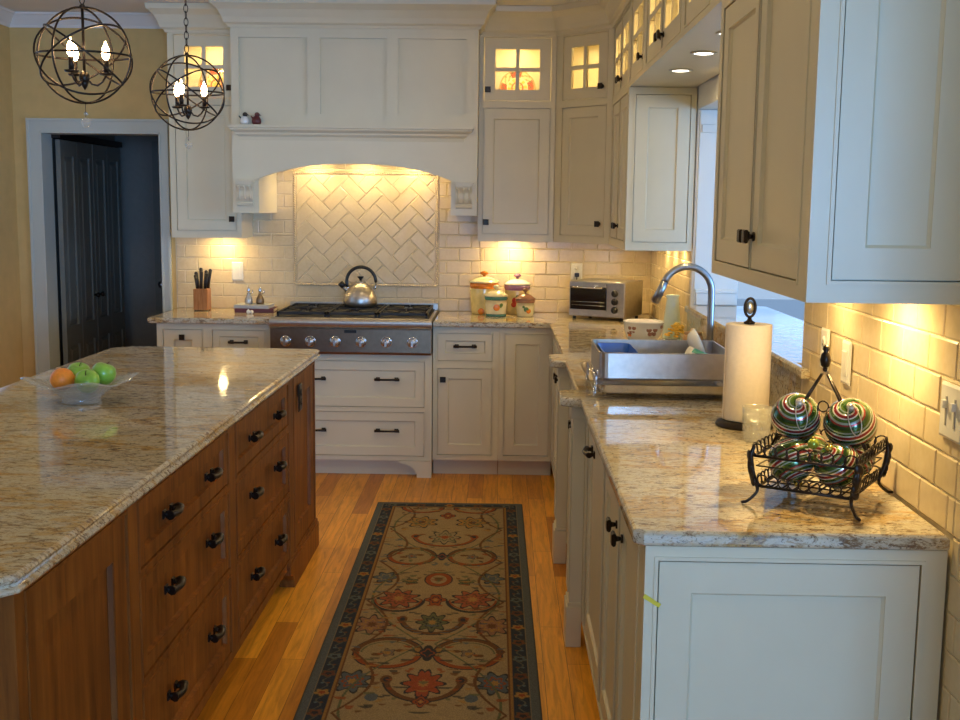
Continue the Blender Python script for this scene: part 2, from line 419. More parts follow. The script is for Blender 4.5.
def cabinet(name, label, cat, loc, rot, w, d, z0, z1, fronts, mat, hollow=None, toe=False, hwmat=None, extra_holes=(), bead=True, ft=.02, group=None, x0=0.0, recess=0):
    """fronts: (kind,x0,x1,z0,z1,hw,opts) ; z absolute, root placed at z of loc"""
    root = thing(name, label, cat, loc, rot, group); Z = loc[2]; hwmat = hwmat or M['bronze']
    mb = MB(); holes = [(f[1], f[2], f[3]-Z, f[4]-Z) for f in fronts]+[(h[0], h[1], h[2]-Z, h[3]-Z) for h in extra_holes]
    mb.plate(x0, w, z0-Z, z1-Z, holes, 0, ft)
    if bead:
        for h in holes:
            e = .007
            mb.plate(h[0]-e, h[1]+e, h[2]-e, h[3]+e, [h], -.0028, .001)
    hol = hollow or []
    zs = z0+recess
    if recess: mb.box(x0, x0+.016, ft, d, z0-Z, zs-Z); mb.box(w-.016, w, ft, d, z0-Z, zs-Z)
    for hz0, hz1, bays in hol:
        if hz0 > zs: mb.box(x0, w, ft, d, zs-Z, hz0-Z)
        th = .012
        mb.box(x0, w, d-.008, d, hz0-Z, hz1-Z)
        mb.box(x0, w, ft, d-.008, hz0-Z, hz0-Z+.006); mb.box(x0, w, ft, d-.008, hz1-Z-.006, hz1-Z)
        edges = [x0]+list(bays)+[w]
        for i, x in enumerate(edges):
            a = x if i == 0 else (x-th if i == len(edges)-1 else x-th/2)
            mb.box(a, a+th, ft, d-.008, hz0-Z+.006, hz1-Z-.006)
        zs = hz1
    if zs < z1: mb.box(x0, w, ft, d, zs-Z, z1-Z)
    mb.build('body', mat, root)
    if toe:
        tb = MB(); tb.box(x0+.001, w-.001, .075, .095, -Z, z0-Z); tb.box(x0+.001, x0+.02, .095, d-.01, -Z, z0-Z); tb.box(w-.02, w-.001, .095, d-.01, -Z, z0-Z); tb.build('toe_kick', mat, root)
    for f in fronts:
        kind, fx0, fx1, fz0, fz1, hw = f[:6]; op = f[6] if len(f) > 6 else {}
        hw = [(h[0], h[1], h[2]-Z)+tuple(h[3:]) for h in hw]
        door_part(root, kind, fx0, fx1, fz0-Z, fz1-Z, mat, hw=hw, hwmat=hwmat, **op)
    return root
P = M['paint']

# ================================================================== SHELL
XL = -3.02
mb = MB(); mb.box(-3.3, 3.9, -7.4, 9.0, -.12, 0); struct('floor', mb, M['floor'])
mb = MB(); mb.box(-3.3, 3.9, -7.4, 9.0, CZ, CZ+.12); struct('ceiling', mb, M['ceil'])
# back wall with the doorway
mb = MB(); DX0, DX1, DZ = -2.855, -2.105, 1.995
mb.plate(XL, 1.16, 0, CZ, [(DX0, DX1, -.01, DZ)], YB, YB+.15); struct('wall_back', mb, M['wall'])
mb = MB(); mb.plate(-7.0, 9.0, 0, CZ, [(4.0, 6.0, .8, 2.25)], XL-.15, XL)
mb.xf(Matrix(((0,1,0,0),(1,0,0,0),(0,0,1,0),(0,0,0,1)))); struct('wall_left', mb, M['wall'])  # with an opening for the added left window
# right wall with the pass-through (built as a plate standing in the YZ plane)
OY0, OY1, OZ0, OZ1 = 3.53, 5.63, 1.066, 2.04
mb = MB(); mb.plate(1.55, YB, 0, CZ, [(OY0, OY1, OZ0, OZ1)], XR, 1.16)
mb.xf(Matrix(((0,1,0,0),(1,0,0,0),(0,0,1,0),(0,0,0,1)))); struct('wall_right', mb, M['trim'])
# the neighbouring sun room and the rest of the shell, with real window openings
mb = MB(); mb.plate(1.16, 3.7, 0, CZ, [(1.45, 3.3, .55, 2.2)], 8.4, 8.52); struct('wall_sunroom_back', mb, M['blueroom'])
mb = MB(); mb.plate(-7.0, 8.52, 0, CZ, [(1.6, 4.2, .60, 2.3), (-4.4, -1.2, .8, 2.2)], 3.7, 3.82)
mb.xf(Matrix(((0,1,0,0),(1,0,0,0),(0,0,1,0),(0,0,0,1)))); struct('wall_outer', mb, M['blueroom'])
mb = MB(); mb.plate(-3.17, 3.82, 0, CZ, [(-1.6, .5, .6, 2.35), (.9, 3.5, .5, 2.45)], -7.12, -7.0); struct('wall_rear', mb, M['wall'])
def window(name, x0, x1, z0, z1, y, axis, nx, nz):
    mb = MB(); holes = []
    fw = .05; m = .02; wx = (x1-x0-2*fw)/nx; wz = (z1-z0-2*fw)/nz
    for i in range(nx):
        for j in range(nz):
            holes.append((x0+fw+i*wx+m*(i > 0)/1, x0+fw+(i+1)*wx-m*(i < nx-1), z0+fw+j*wz+m*(j > 0), z0+fw+(j+1)*wz-m*(j < nz-1)))
    mb.plate(x0, x1, z0, z1, holes, y, y+.05)
    mb.plate(x0-.08, x1+.08, z0-.08, z1+.08, [(x0, x1, z0, z1)], y-.075, y-.052)
    M4 = Matrix(((0,1,0,0),(1,0,0,0),(0,0,1,0),(0,0,0,1)))
    if axis == 'x': mb.xf(M4)
    w = struct(name, mb, M['trim'])
    g = MB(); g.box(x0+fw, x1-fw, y+.022, y+.026, z0+fw, z1-fw)
    if axis == 'x': g.xf(M4)
    g.build('glass_pane', M['glass'], w)
window('window_1', 1.45, 3.3, .55, 2.2, 8.43, 'y', 2, 2)
window('window_2', 1.6, 4.2, .60, 2.3, 3.73, 'x', 4, 2)
window('added_left_window', 4.0, 6.0, .8, 2.25, XL-.10, 'x', 2, 2)  # unseen window, added to bring cool light to the left ceiling
window('window_3', -4.4, -1.2, .8, 2.2, 3.73, 'x', 3, 2)
def rear_window(name, x0, x1, z0, z1):
    mb = MB(); mb.plate(x0, x1, z0, z1, [(x0+.05, (x0+x1)/2-.02, z0+.05, z1-.05), ((x0+x1)/2+.02, x1-.05, z0+.05, z1-.05)], -7.09, -7.04)
    w = struct(name, mb, M['trim']); g = MB(); g.box(x0+.05, x1-.05, -7.07, -7.066, z0+.05, z1-.05); g.build('glass_pane', M['glass'], w)
rear_window('window_4', -1.6, .5, .6, 2.35); rear_window('window_5', .9, 3.5, .5, 2.45)
mb = MB(); mb.box(-14, 18, -22, 24, -.5, -.3); struct('ground', mb, M['outside'])
# opening lining: casing pilaster on the far jamb (seen through the opening) and head trim
mb = MB()
mb.box(.945, 1.158, OY1-.012, OY1-.001, OZ0+.036, OZ1-.002)
mb.box(.955, 1.150, OY1-.022, OY1-.012, OZ0+.036, 1.16); mb.box(.950, 1.155, OY1-.027, OY1-.012, 1.16, 1.178); mb.box(.955, 1.15, OY1-.022, OY1-.012, 1.93, 1.97)
struct('trim_1', mb, M['trim'], bevel=.003)
# doorway casing + lining
mb = MB(); c = .078
prof = [(0, 0), (0, -.016), (.014, -.022), (.062, -.022), (.070, -.017), (.078, -.017), (.078, 0)]
mb.plate(DX0-c, DX1+c-.03, 0, DZ+c, [(DX0, DX1, -.01, DZ)], YB-.018, YB-.0005)
mb.plate(DX0-c, DX1+c-.03, 0, DZ+c, [(DX0-c+.016, DX1+c-.03-.016, -.01, DZ+c-.016)], YB-.026, YB-.018)
mb.box(DX0-.001, DX0+.012, YB-.02, YB+.155, 0, DZ); mb.box(DX1-.012, DX1+.001, YB-.02, YB+.155, 0, DZ); mb.box(DX0, DX1, YB-.02, YB+.155, DZ-.012, DZ+.001)
struct('trim_2', mb, M['casing'], bevel=.002)
# hall behind the doorway
mb = MB(); mb.box(-2.98, 1.16, 8.72, 8.82, 0, CZ); mb.box(-3.02, -2.92, YB+.15, 8.72, 0, CZ); mb.box(-1.9, -1.8, YB+.15, 8.72, 0, CZ)
struct('wall_hall', mb, M['hall'])
# folding closet doors along the hall's left side
def leaf_door(parent, x, y0, y1, z0, z1, knobside):
    # leaf in the plane x, facing +x
    mb = MB(); hw = .055; w = y1-y0; mid = (y0+y1)/2
    holes = []
    for a, b in ((y0+hw, mid-.012), (mid+.012, y1-hw)):
        holes += [(a, b, z0+.62, z1-.10), (a, b, z0+.12, z0+.52)]
    holes = [(y0+hw, y1-hw, z0+.75, z1-.10), (y0+hw, y1-hw, z0+.14, z0+.62)]
    mb.plate(y0, y1, z0, z1, holes, 0, .012); mb.box(y0, y1, .012, .03, z0, z1)
    for h in holes:   # raised fields
        a, b, c2, d2 = h
        L1 = [(a+.012, .012, c2+.012), (b-.012, .012, c2+.012), (b-.012, .012, d2-.012), (a+.012, .012, d2-.012)]
        L2 = [(a+.035, .002, c2+.035), (b-.035, .002, c2+.035), (b-.035, .002, d2-.035), (a+.035, .002, d2-.035)]
        mb.loops([L1, L2])
    # map: local (s,depth,z) -> world (x-depth, s, z)
    mb.xf(Matrix(((0,-1,0,x),(1,0,0,0),(0,0,1,0),(0,0,0,1))))
    o = mb.build('door_leaf', M['darkdoor'], parent)
    if knobside:
        k = MB(); ky = y1-.04 if knobside > 0 else y0+.04
        k.lathe([(.001, 0), (.008, 0), (.008, .012), (.018, .022), (.018, .034), (.001, .04)], (0,0,0), 14, R=Matrix.Rotation(PI/2, 3, 'Y')); k.xf(Matrix.Translation((x, ky, .93)))
        k.build('knob', M['bronze'], o)
fold = thing('folding_closet_door', 'dark grey four-panel folding closet doors in the hallway behind the doorway', 'closet door', (0,0,0))
for a, b, ks in ((7.32, 7.60, 0), (7.605, 7.885, 1), (7.90, 8.18, -1), (8.185, 8.465, 0)):
    leaf_door(fold, -2.80, a, b, .012, 1.955, ks)
tk = MB(); tk.box(-2.85, -2.79, 7.29, 8.49, 1.962, 2.0); tk.build('track', M['bronze'], fold)
# plain door at the end of the hall
mb = MB(); dx0, dx1 = -2.63, -2.0
mb.plate(dx0, dx1, .01, 2.02, [(dx0+.1, dx1-.1, 1.05, 1.9), (dx0+.1, dx1-.1, .2, .9)], 8.685, 8.70); mb.box(dx0, dx1, 8.70, 8.718, .01, 2.02)
d1 = struct('door_1', mb, M['darkdoor'])
k = MB(); k.lathe([(.001, 0), (.025, 0), (.025, .006), (.010, .012), (.010, .03), (.026, .045), (.024, .06), (.001, .066)], seg=16, R=Matrix.Rotation(PI/2, 3, 'X')); k.xf(Matrix.Translation((dx0+.06, 8.684, .95))); k.build('knob', M['nickel'], d1)
hg = MB()
for z in (.3, 1.1, 1.8): hg.cyl((dx1-.004, 8.682, z), (dx1-.004, 8.682, z+.09), .006)
hg.build('hinge', M['nickel'], d1)
# ceiling cornice on the plain walls
def sweep(mb, path, prof, closed=False):
    """path: 2-D points (room side to the right-hand side of travel); prof: (out, z)"""
    n = len(path); L = []
    for i in range(n):
        p = Vector(path[i]); a = Vector(path[i-1]) if i > 0 or closed else None; b = Vector(path[(i+1) % n]) if i < n-1 or closed else None
        def nrm(u, v): d = (v-u).normalized(); return Vector((d.y, -d.x))
        if a is None: m = nrm(p, b)
        elif b is None: m = nrm(a, p)
        else:
            n1 = nrm(a, p); n2 = nrm(p, b); m = (n1+n2).normalized(); m = m/max(.3, m.dot(n1))
        L.append([(p.x+m.x*o, p.y+m.y*o, z) for o, z in prof])
    mb.loops(L, closed=True, cap=not closed)
crown_small = [(0, CZ-.085), (.008, CZ-.085), (.012, CZ-.07), (.055, CZ-.018), (.065, CZ-.012), (.068, CZ-.001), (0, CZ-.001)]
mb = MB(); sweep(mb, [(XL, -7.0), (XL, YB), (-2.0, YB)], [(o, z) for o, z in crown_small]); struct('trim_3', mb, M['ceil'])
# baseboards
bb = [(0, 0), (.016, 0), (.016, .10), (.010, .125), (.004, .13), (0, .13)]
mb = MB(); sweep(mb, [(XL, -7.0), (XL, YB), (DX0-.078, YB)], bb); struct('baseboard_left', mb, M['casing'])

# ------------------------------------------------------------------ tile backsplashes
def tile_panel(mb, rects, TW=.1524, TH=.0762, gap=.003, z_start=CT, u_start=0, depth=.0042):
    """rects: (u0,u1,v0,v1) list in the wall plane (u right, v up); writes (u, -depth.., v)"""
    for (u0, u1, v0, v1) in rects:
        j = 0; v = z_start
        j = int(math.floor((v0-z_start)/(TH+gap))); 
        while True:
            v = z_start+j*(TH+gap)
            if v >= v1: break
            off = (j % 2)*(TW+gap)/2
            i = int(math.floor((u0-u_start-off)/(TW+gap)))
            while True:
                u = u_start+off+i*(TW+gap)
                if u >= u1: break
                a, b, c, d = max(u, u0), min(u+TW, u1), max(v, v0), min(v+TH, v1)
                if b-a > .012 and d-c > .008:
                    e = .004; w1 = random.uniform(-.0006, .0006)
                    mb.loops([[(a,0,c),(b,0,c),(b,0,d),(a,0,d)], [(a,-depth*.55,c),(b,-depth*.55,c),(b,-depth*.55,d),(a,-depth*.55,d)], [(a+e,-depth+w1,c+e),(b-e,-depth-w1,c+e),(b-e,-depth-w1,d-e),(a+e,-depth+w1,d-e)]])
                i += 1
            j += 1
HX0, HX1, HZ0, HZ1 = -1.291, -.387, 1.062, 1.768
mb = MB(); tile_panel(mb, [(-2.025, HX0, CT, 1.37), (HX1, -.13, CT, 1.9), (-.13, .935, CT, 1.37), (HX0, HX1, CT, HZ0), (HX0, HX1, HZ1, 1.9), (-1.555, HX0, 1.37, 1.9)], u_start=-1.97)
mb.xf(Matrix.Translation((0, YB-.004, 0))); n0 = len(mb.f)
mb.box(-2.03, .936, YB-.0042, YB-.0002, CT, 1.375, 1); mb.box(-1.556, -.13, YB-.0042, YB-.0002, 1.375, 1.92, 1)
struct('wall_backsplash_back', mb, [M['tile'], M['grout']])
# herringbone field framed by a rope border: tiles clipped to the frame
def clip(poly, x0, x1, z0, z1):
    for ax, lim, keep in ((0, x0, 1), (0, x1, -1), (1, z0, 1), (1, z1, -1)):
        out = []
        for i in range(len(poly)):
            a, b = poly[i], poly[(i+1) % len(poly)]
            ia = (a[ax]-lim)*keep >= 0; ib = (b[ax]-lim)*keep >= 0
            if ia: out.append(a)
            if ia != ib:
                t = (lim-a[ax])/(b[ax]-a[ax]); out.append((a[0]+t*(b[0]-a[0]), a[1]+t*(b[1]-a[1])))
        poly = out
        if len(poly) < 3: return []
    return poly
mb = MB(); W = .0762; g = .003; r2 = math.sqrt(.5); cx0, cz0 = (HX0+HX1)/2, (HZ0+HZ1)/2
bx0, bx1, bz0, bz1 = HX0+.020, HX1-.020, HZ0+.020, HZ1-.020
def place_tile(x, y, w, h):
    q = [(x+g/2, y+g/2), (x+w-g/2, y+g/2), (x+w-g/2, y+h-g/2), (x+g/2, y+h-g/2)]
    q = [(cx0+(a-b)*r2, cz0+(a+b)*r2) for a, b in q]
    q = clip(q, bx0, bx1, bz0, bz1)
    if len(q) < 3: return
    ar = abs(sum(q[i][0]*q[(i+1) % len(q)][1]-q[(i+1) % len(q)][0]*q[i][1] for i in range(len(q))))/2
    if ar < 2e-4: return
    mx = sum(p[0] for p in q)/len(q); mz = sum(p[1] for p in q)/len(q)
    def sh(k):
        o = []
        for p in q:
            dx, dz = p[0]-mx, p[1]-mz; l = math.hypot(dx, dz) or 1; o.append((p[0]-dx/l*k, p[1]-dz/l*k))
        return o
    w1 = random.uniform(-.0008, .0008)
    mb.loops([[(p[0], YB-.004, p[1]) for p in q], [(p[0], YB-.0075, p[1]) for p in q], [(p[0], YB-.0105+w1*(1 if i % 2 else -1), p[1]) for i, p in enumerate(sh(.006))]])
for n in range(-14, 15):
    for k in range(-12, 13):
        # herringbone lattice for 2:1 tiles
        ox = n*W + k*2*W*1; oy = -n*W*-1 + 0
        ox = n*W+k*2*W; oy = n*W-k*2*W
        place_tile(ox, oy, 2*W, W)
        place_tile(ox+2*W, oy-W+0, W, 2*W)
mb.box(bx0-.002, bx1+.002, YB-.0052, YB-.0041, bz0-.002, bz1+.002, 1)
fr = [(HX0+.010, HX1-.010, HZ0+.010, HZ1-.010)]
for (a, b) in (((HX0+.009, HZ0+.009), (HX1-.009, HZ0+.009)), ((HX1-.009, HZ0+.009), (HX1-.009, HZ1-.009)), ((HX1-.009, HZ1-.009), (HX0+.009, HZ1-.009)), ((HX0+.009, HZ1-.009), (HX0+.009, HZ0+.009))):
    Ln = math.hypot(b[0]-a[0], b[1]-a[1]); N = int(Ln/.014)
    for i in range(N):
        t = (i+.5)/N; px, pz = a[0]+(b[0]-a[0])*t, a[1]+(b[1]-a[1])*t
        ux, uz = (b[0]-a[0])/Ln, (b[1]-a[1])/Ln; vx, vz = -uz, ux
        d = .0062; p0 = (px-(ux+vx)*d*.8, YB-.011, pz-(uz+vz)*d*.8); p1 = (px+(ux+vx)*d*.8, YB-.011, pz+(uz+vz)*d*.8)
        mb.tube([p0, p1], .0048, 6)
mb.plate(HX0, HX1, HZ0, HZ1, [(HX0+.019, HX1-.019, HZ0+.019, HZ1-.019)], YB-.010, YB-.0042)
struct('wall_backsplash_herringbone', mb, [M['tile'], M['grout']])
# right wall tile; u = -Y so that u grows to the right when looking at the wall
mb = MB(); tile_panel(mb, [(-7.14, -5.64, CT, 1.37), (-3.51, -2.285, CT, 1.38), (-2.285, -1.60, .02, 1.40)], u_start=-7.14)
mb.box(-7.145, -5.632, -.0003, .0032, CT, 1.375, 1); mb.box(-3.52, -1.58, -.0003, .0032, .01, 1.41, 1)
mb.xf(Matrix(((0,1,0,XR-.0035),(-1,0,0,0),(0,0,1,0),(0,0,0,1)))); struct('wall_backsplash_right', mb, [M['tile'], M['grout']])

# ================================================================== COUNTERTOPS
def off_poly(poly, d):
    n = len(poly); out = []
    A = sum(poly[i][0]*poly[(i+1) % n][1]-poly[(i+1) % n][0]*poly[i][1] for i in range(n)); sg = 1 if A > 0 else -1
    for i in range(n):
        p = Vector(poly[i]); a = Vector(poly[i-1]); b = Vector(poly[(i+1) % n])
        d1 = (p-a).normalized(); d2 = (b-p).normalized()
        n1 = Vector((-d1.y, d1.x))*sg; n2 = Vector((-d2.y, d2.x))*sg; m = (n1+n2).normalized(); m = m/max(.35, m.dot(n1))
        out.append((p.x+m.x*d, p.y+m.y*d))
    return out
def slab(mb, poly, z0, z1, prof=None):
    t = z1-z0
    prof = prof or [(.006, 0), (.001, .10), (0, .25), (0, .72), (.002, .86), (.007, 1.0)]
    mb.loops([[(x, y, z0+t*k) for x, y in off_poly(poly, ins)] for ins, k in prof], sm=False)
ogee = [(.008, 0), (.002, .06), (0, .18), (.001, .30), (.008, .42), (.010, .55), (.005, .66), (.004, .80), (.008, .92), (.014, 1.0)]
mb = MB(); slab(mb, [(-2.02, 6.50), (-1.313, 6.50), (-1.313, YB-.012), (-2.02, YB-.012)], CT-.032, CT)
tag(mb.build('countertop', M['granite'], loc=(-1.67, 6.82, CT-.032), world=True), 'short granite countertop left of the range under the knife block', 'countertop')
mb = MB(); X = .281; YN = 2.285
slab(mb, [(-.383, 6.50), (X, 6.50), (X, 5.12), (.218, 5.10), (.218, 4.90), (X, 4.88), (X, 4.12), (.214, 4.09), (.214, 3.94), (X, 3.90), (X, YN+.02), (X+.02, YN), (XR-.012, YN), (XR-.012, YB-.012), (-.383, YB-.012)], CT-.032, CT)
tag(mb.build('countertop', M['granite'], loc=(.6, 4.5, CT-.032), world=True), 'long L-shaped granite countertop running from the range along the sink wall', 'countertop')
mb = MB(); slab(mb, [(-1.78, 1.91), (-.868, 1.91), (-.842, 1.94), (-.816, 5.165), (-.841, 5.19), (-1.69, 5.20), (-1.77, 5.12)], CT-.034, CT, ogee)
tag(mb.build('island_countertop', M['granite'], loc=(-1.3, 3.5, CT-.034), world=True), 'large polished granite island top with moulded edge under the fruit bowl', 'countertop')
mb = MB(); slab(mb, [(.900, 3.40), (XR-.010, 3.40), (XR-.010, OY0+.002), (1.30, OY0+.002), (1.30, OY1-.030), (.900, OY1-.030)], OZ0+.002, OZ0+.034)
tag(mb.build('bar_ledge', M['granite'], loc=(1.05, 4.5, OZ0+.002), world=True), 'raised granite ledge across the pass-through opening above the sink', 'ledge')
mb = MB(); mb.box(.918, XR-.001, 3.53, 5.628, CT+.001, OZ0+.001)
tag(mb.build('granite_backsplash', M['granite'], loc=(.927, 4.5, CT), world=True, bevel=.001), 'low upright granite strip between the sink counter and the raised ledge', 'backsplash')

# ================================================================== BASE CABINETS, BACK
def base(name, label, xa, xb, fronts, **k):
    return cabinet(name, label, 'cabinet', (xa, FY, 0), 0, xb-xa, .60, .10, CT-.033, [(f[0], f[1]-xa, f[2]-xa, f[3], f[4], [(h[0], h[1]-xa)+tuple(h[2:]) for h in f[5]])+tuple(f[6:]) for f in fronts], P, toe=True, **k)
base('base_cabinet', 'cream base cabinet left of the range with a knobbed door and a drawer', -1.98, -1.315,
     [('door', -1.945, -1.715, .135, .845, [('knob', -1.83, .80)]), ('drawer', -1.66, -1.352, .695, .845, [('pull', -1.505, .775, .10)], dict(stile=.035)), ('door', -1.66, -1.352, .135, .655, [('knob', -1.63, .62)])])
rb = cabinet('range_base_cabinet', 'wide cream drawer cabinet under the rangetop with bracket feet', 'cabinet', (-1.311, FY-.035, 0), 0, .924, .63, .10, .722,
    [('drawer', .040, .882, .412, .680, [('pull', .245, .575, .13), ('pull', .667, .575, .13)], dict(stile=.05)), ('drawer', .040, .882, .125, .385, [('pull', .245, .275, .13), ('pull', .667, .275, .13)], dict(stile=.05))], P, toe=True)
def bracket(x0, s):
    # profile in x,z ; s=-1: foot at the right end, curve to the left
    pts = [(0, 0), (0, .098), (s*.19, .098), (s*.19, .085)]
    for a in np.linspace(0, PI/2, 8): pts.append((s*(.19-.095*math.sin(a)), .085-.075*(1-math.cos(a)) if 0 else .085-.06*(1-math.cos(a))))
    pts += [(s*.085, .02), (s*.085, 0)]
    return [(x0+a, b) for a, b in pts]
for x0, s in ((.924, -1), (0, 1)):
    mb = MB(); mb.prism(bracket(x0, s), -.008, .05, axis='y'); mb.build('foot', P, rb)
base('base_cabinet', 'cream base cabinet right of the range with one small drawer over a door', -.383, -.003,
     [('drawer', -.357, -.040, .682, .843, [('pull', -.198, .768, .12)], dict(stile=.040)), ('door', -.357, -.040, .13, .640, [('knob', -.325, .575)])])
base('corner_base_cabinet', 'cream full-height door cabinet in the inner corner below the counter', -.002, .31,
     [('door', .028, .290, .13, .845, [])])

# ================================================================== BASE CABINETS, RIGHT RUN (rot -90: local x = Yorigin - Y)
def rbase(name, label, ya, yb, fronts, zt=CT-.033, **k):
    """ya far end, yb near end"""
    return cabinet(name, label, 'cabinet', (FX, ya, 0), -PI/2, ya-yb, XR-FX-.012, .10, zt, [(f[0], ya-f[1], ya-f[2], f[3], f[4], [(h[0], ya-h[1])+tuple(h[2:]) for h in f[5]])+tuple(f[6:]) for f in fronts], P, toe=True, **k)
rbase('base_cabinet', 'cream base cabinet on the right run between the corner and the far pilaster', 6.53, 5.13,
      [('door', 6.30, 5.83, .13, .845, [('knob', 5.88, .70)]), ('door', 5.80, 5.18, .13, .845, [('knob', 5.75, .70)])])
sb = rbase('sink_base_cabinet', 'cream sink base cabinet flanked by two floor-length pilasters', 5.12, 3.885,
      [('door', 4.84, 4.51, .13, .845, [('knob', 4.55, .70)]), ('door', 4.50, 4.17, .13, .845, [('knob', 4.46, .70)])])
for yc in (4.99, 4.02):   # pilasters, fluted, with cap and plinth
    mb = MB(); lx = 5.12-yc; h = .058
    mb.box(lx-h, lx+h, -.045, .0, .16, CT-.033-.045)
    for i in range(4):
        x = lx-h+.014+i*(2*h-.028)/3; mb.box(x-.007, x+.007, -.051, -.045, .20, .78)
    mb.box(lx-h-.008, lx+h+.008, -.055, 0, 0, .15); mb.box(lx-h-.004, lx+h+.004, -.050, 0, .15, .165)
    mb.box(lx-h-.006, lx+h+.006, -.052, 0, CT-.08, CT-.034)
    mb.build('pilaster', P, sb, bevel=.002)
nb = rbase('base_cabinet', 'near cream base cabinet with a panelled end facing the camera', 3.882, 2.312,
      [('door', 3.83, 3.24, .13, .845, [('pull', 3.62, .79, .10)]), ('door', 3.215, 2.815, .13, .845, [('knob', 2.862, .765)]), ('door', 2.795, 2.40, .13, .845, [('knob', 2.735, .765)])])
def end_panel(parent, M4, x0, x1, z0, z1, fx0, fx1, fz0, fz1, stile, mat=None, thick=.016):
    """an applied framed panel: frame x0..x1, inset panel fx0..fx1; local front y=0 looking -y"""
    mat = mat or P; mb = MB()
    mb.plate(x0, x1, z0, z1, [(fx0, fx1, fz0, fz1)], -.002, thick)
    e = .008; mb.plate(fx0-e, fx1+e, fz0-e, fz1+e, [(fx0, fx1, fz0, fz1)], -.005, -.001)
    g = .003; a, b, c, d = fx0+g, fx1-g, fz0+g, fz1-g
    h = (a+stile, b-stile, c+stile, d-stile)
    mb.plate(a, b, c, d, [h], -.001, .008); mb.box(a, b, .008, thick, c, d)
    q = .006
    mb.loops([[(h[0], .002, h[2]), (h[1], .002, h[2]), (h[1], .002, h[3]), (h[0], .002, h[3])], [(h[0]+q, .0078, h[2]+q), (h[1]-q, .0078, h[2]+q), (h[1]-q, .0078, h[3]-q), (h[0]+q, .0078, h[3]-q)]], cap=False)
    mb.xf(M4); return mb.build('end_panel', mat, parent)
# end panel of the near base: world Y=2.312 facing -Y; parent space: inverse of the root matrix
def into(root): return (Matrix.Translation(root.location) @ root.rotation_euler.to_matrix().to_4x4()).inverted()
end_panel(nb, into(nb) @ Matrix.Translation((0, 2.294, 0)), FX, XR-.012, .0, CT-.033, .333, .872, .10, .851, .066, thick=.0175)
mb = MB(); mb.box(-.020, .020, -.0012, .0012, -.0045, .0045); mb.box(.010, .018, -.0018, .0012, -.003, .003)
tag(mb.build('tape_strip', M['yelltape'], loc=(.322, 2.2895, .765), euler=(0, math.radians(32), 0)), 'small yellow tape strip stuck to the near cabinet corner', 'tape')

# ================================================================== ISLAND (face +X; rot +90: local x = Y - Y0)
IY0 = 1.965; IXF = -.865
isl = thing('kitchen_island', 'dark brown wooden kitchen island with six drawers and a granite top', 'kitchen island', (IXF, IY0, 0), PI/2-.008)
W = M['iwood']; IL = 5.145-IY0
L = lambda y: y-IY0
fr = []
for a, b in ((2.655, 3.525), (3.63, 4.505)):
    for z0, z1, hz in ((.690, .855, .775), (.415, .660, .575), (.135, .385, .285)):
        fr.append((L(a), L(b), z0, z1, hz))
mb = MB(); pan = [(L(2.015), L(2.565), .135, .855), (L(4.625), L(5.115), .135, .855)]
mb.plate(0, IL, .10, CT-.035, [f[:4] for f in fr]+pan, 0, .02)
for h in [f[:4] for f in fr]+pan:
    e = .007; mb.plate(h[0]-e, h[1]+e, h[2]-e, h[3]+e, [h], -.003, .001)
mb.box(0, IL, .02, .86, .10, CT-.035)
mb.box(.03, IL-.05, .08, .80, 0, .10)
mb.build('body', W, isl)
for f in fr:
    w = f[1]-f[0]; o = w*.235
    door_part(isl, 'drawer', f[0], f[1], f[2], f[3], W, stile=.040, hw=[('cpull', f[0]+w*.5-o, f[4], .075), ('cpull', f[0]+w*.5+o, f[4], .075)], hwmat=M['bronze'], rd=.0145, e=.002)
for h in pan: door_part(isl, 'side_panel', h[0], h[1], h[2], h[3], W, stile=.085, rd=.0145, e=.002)
# skirting and bracket feet at both ends
for a, b, s in ((L(4.46), IL, -1), (0, L(2.60), 1)):
    mb = MB()
    pr = [(a, .11), (b, .11), (b, 0), (b-.14 if s < 0 else b-.02, 0)]
    if s < 0: pts = [(a, .112), (b+.008, .112), (b+.008, 0), (a+.09, 0), (a+.085, .03), (a+.06, .06), (a+.02, .075), (a, .08)]
    else: pts = [(b, .112), (a-.008, .112), (a-.008, 0), (b-.09, 0), (b-.085, .03), (b-.06, .06), (b-.02, .075), (b, .08)]
    mb.prism(pts, -.012, .05, axis='y'); 
    mb.prism([(p[0], p[1]) for p in ([(a, .10), (b+.004, .10), (b+.004, .128), (a, .128)] if s < 0 else [(b, .10), (a-.004, .10), (a-.004, .128), (b, .128)])], -.007, .01, axis='y')
    mb.build('foot', W, isl)
mb = MB(); mb.box(IL, IL+.012, 0, .86, 0, .11); mb.build('baseboard', W, isl)

# ================================================================== RANGETOP
RX0, RX1 = -1.309, -.387; RW = RX1-RX0
rt = thing('rangetop', 'stainless steel six-knob gas rangetop set into the back counter', 'stove', (RX0, 6.44, .722))
mb = MB(); Z = lambda z: z-.722
mb.box(.002, RW-.002, .055, .695, 0, Z(.925)); mb.build('body', M['steel'], rt, bevel=.003)
mb = MB(); mb.loops([[(x, y, z) for y, z in ((.055, Z(.722)), (.022, Z(.722)), (.016, Z(.735)), (.017, Z(.868)), (.055, Z(.868)))] for x in (.002, RW-.002)]); mb.build('control_panel', M['steel_dark'], rt, bevel=.002)
mb = MB(); mb.loops([[(x, y, z) for y, z in [(.06, Z(.868)), (.012, Z(.868))]+[(.022-.020*math.cos(a), Z(.901)+.027*math.sin(a)) for a in np.linspace(-PI/2, PI/2, 9)]+[(.06, Z(.928))]] for x in (0, RW)], sm=False); mb.build('front_rail', M['steel'], rt)
mb = MB(); mb.box(RW/2-.035, RW/2+.035, .008, .026, Z(.846), Z(.863)); mb.build('badge', M['black'], rt)
ky = .022
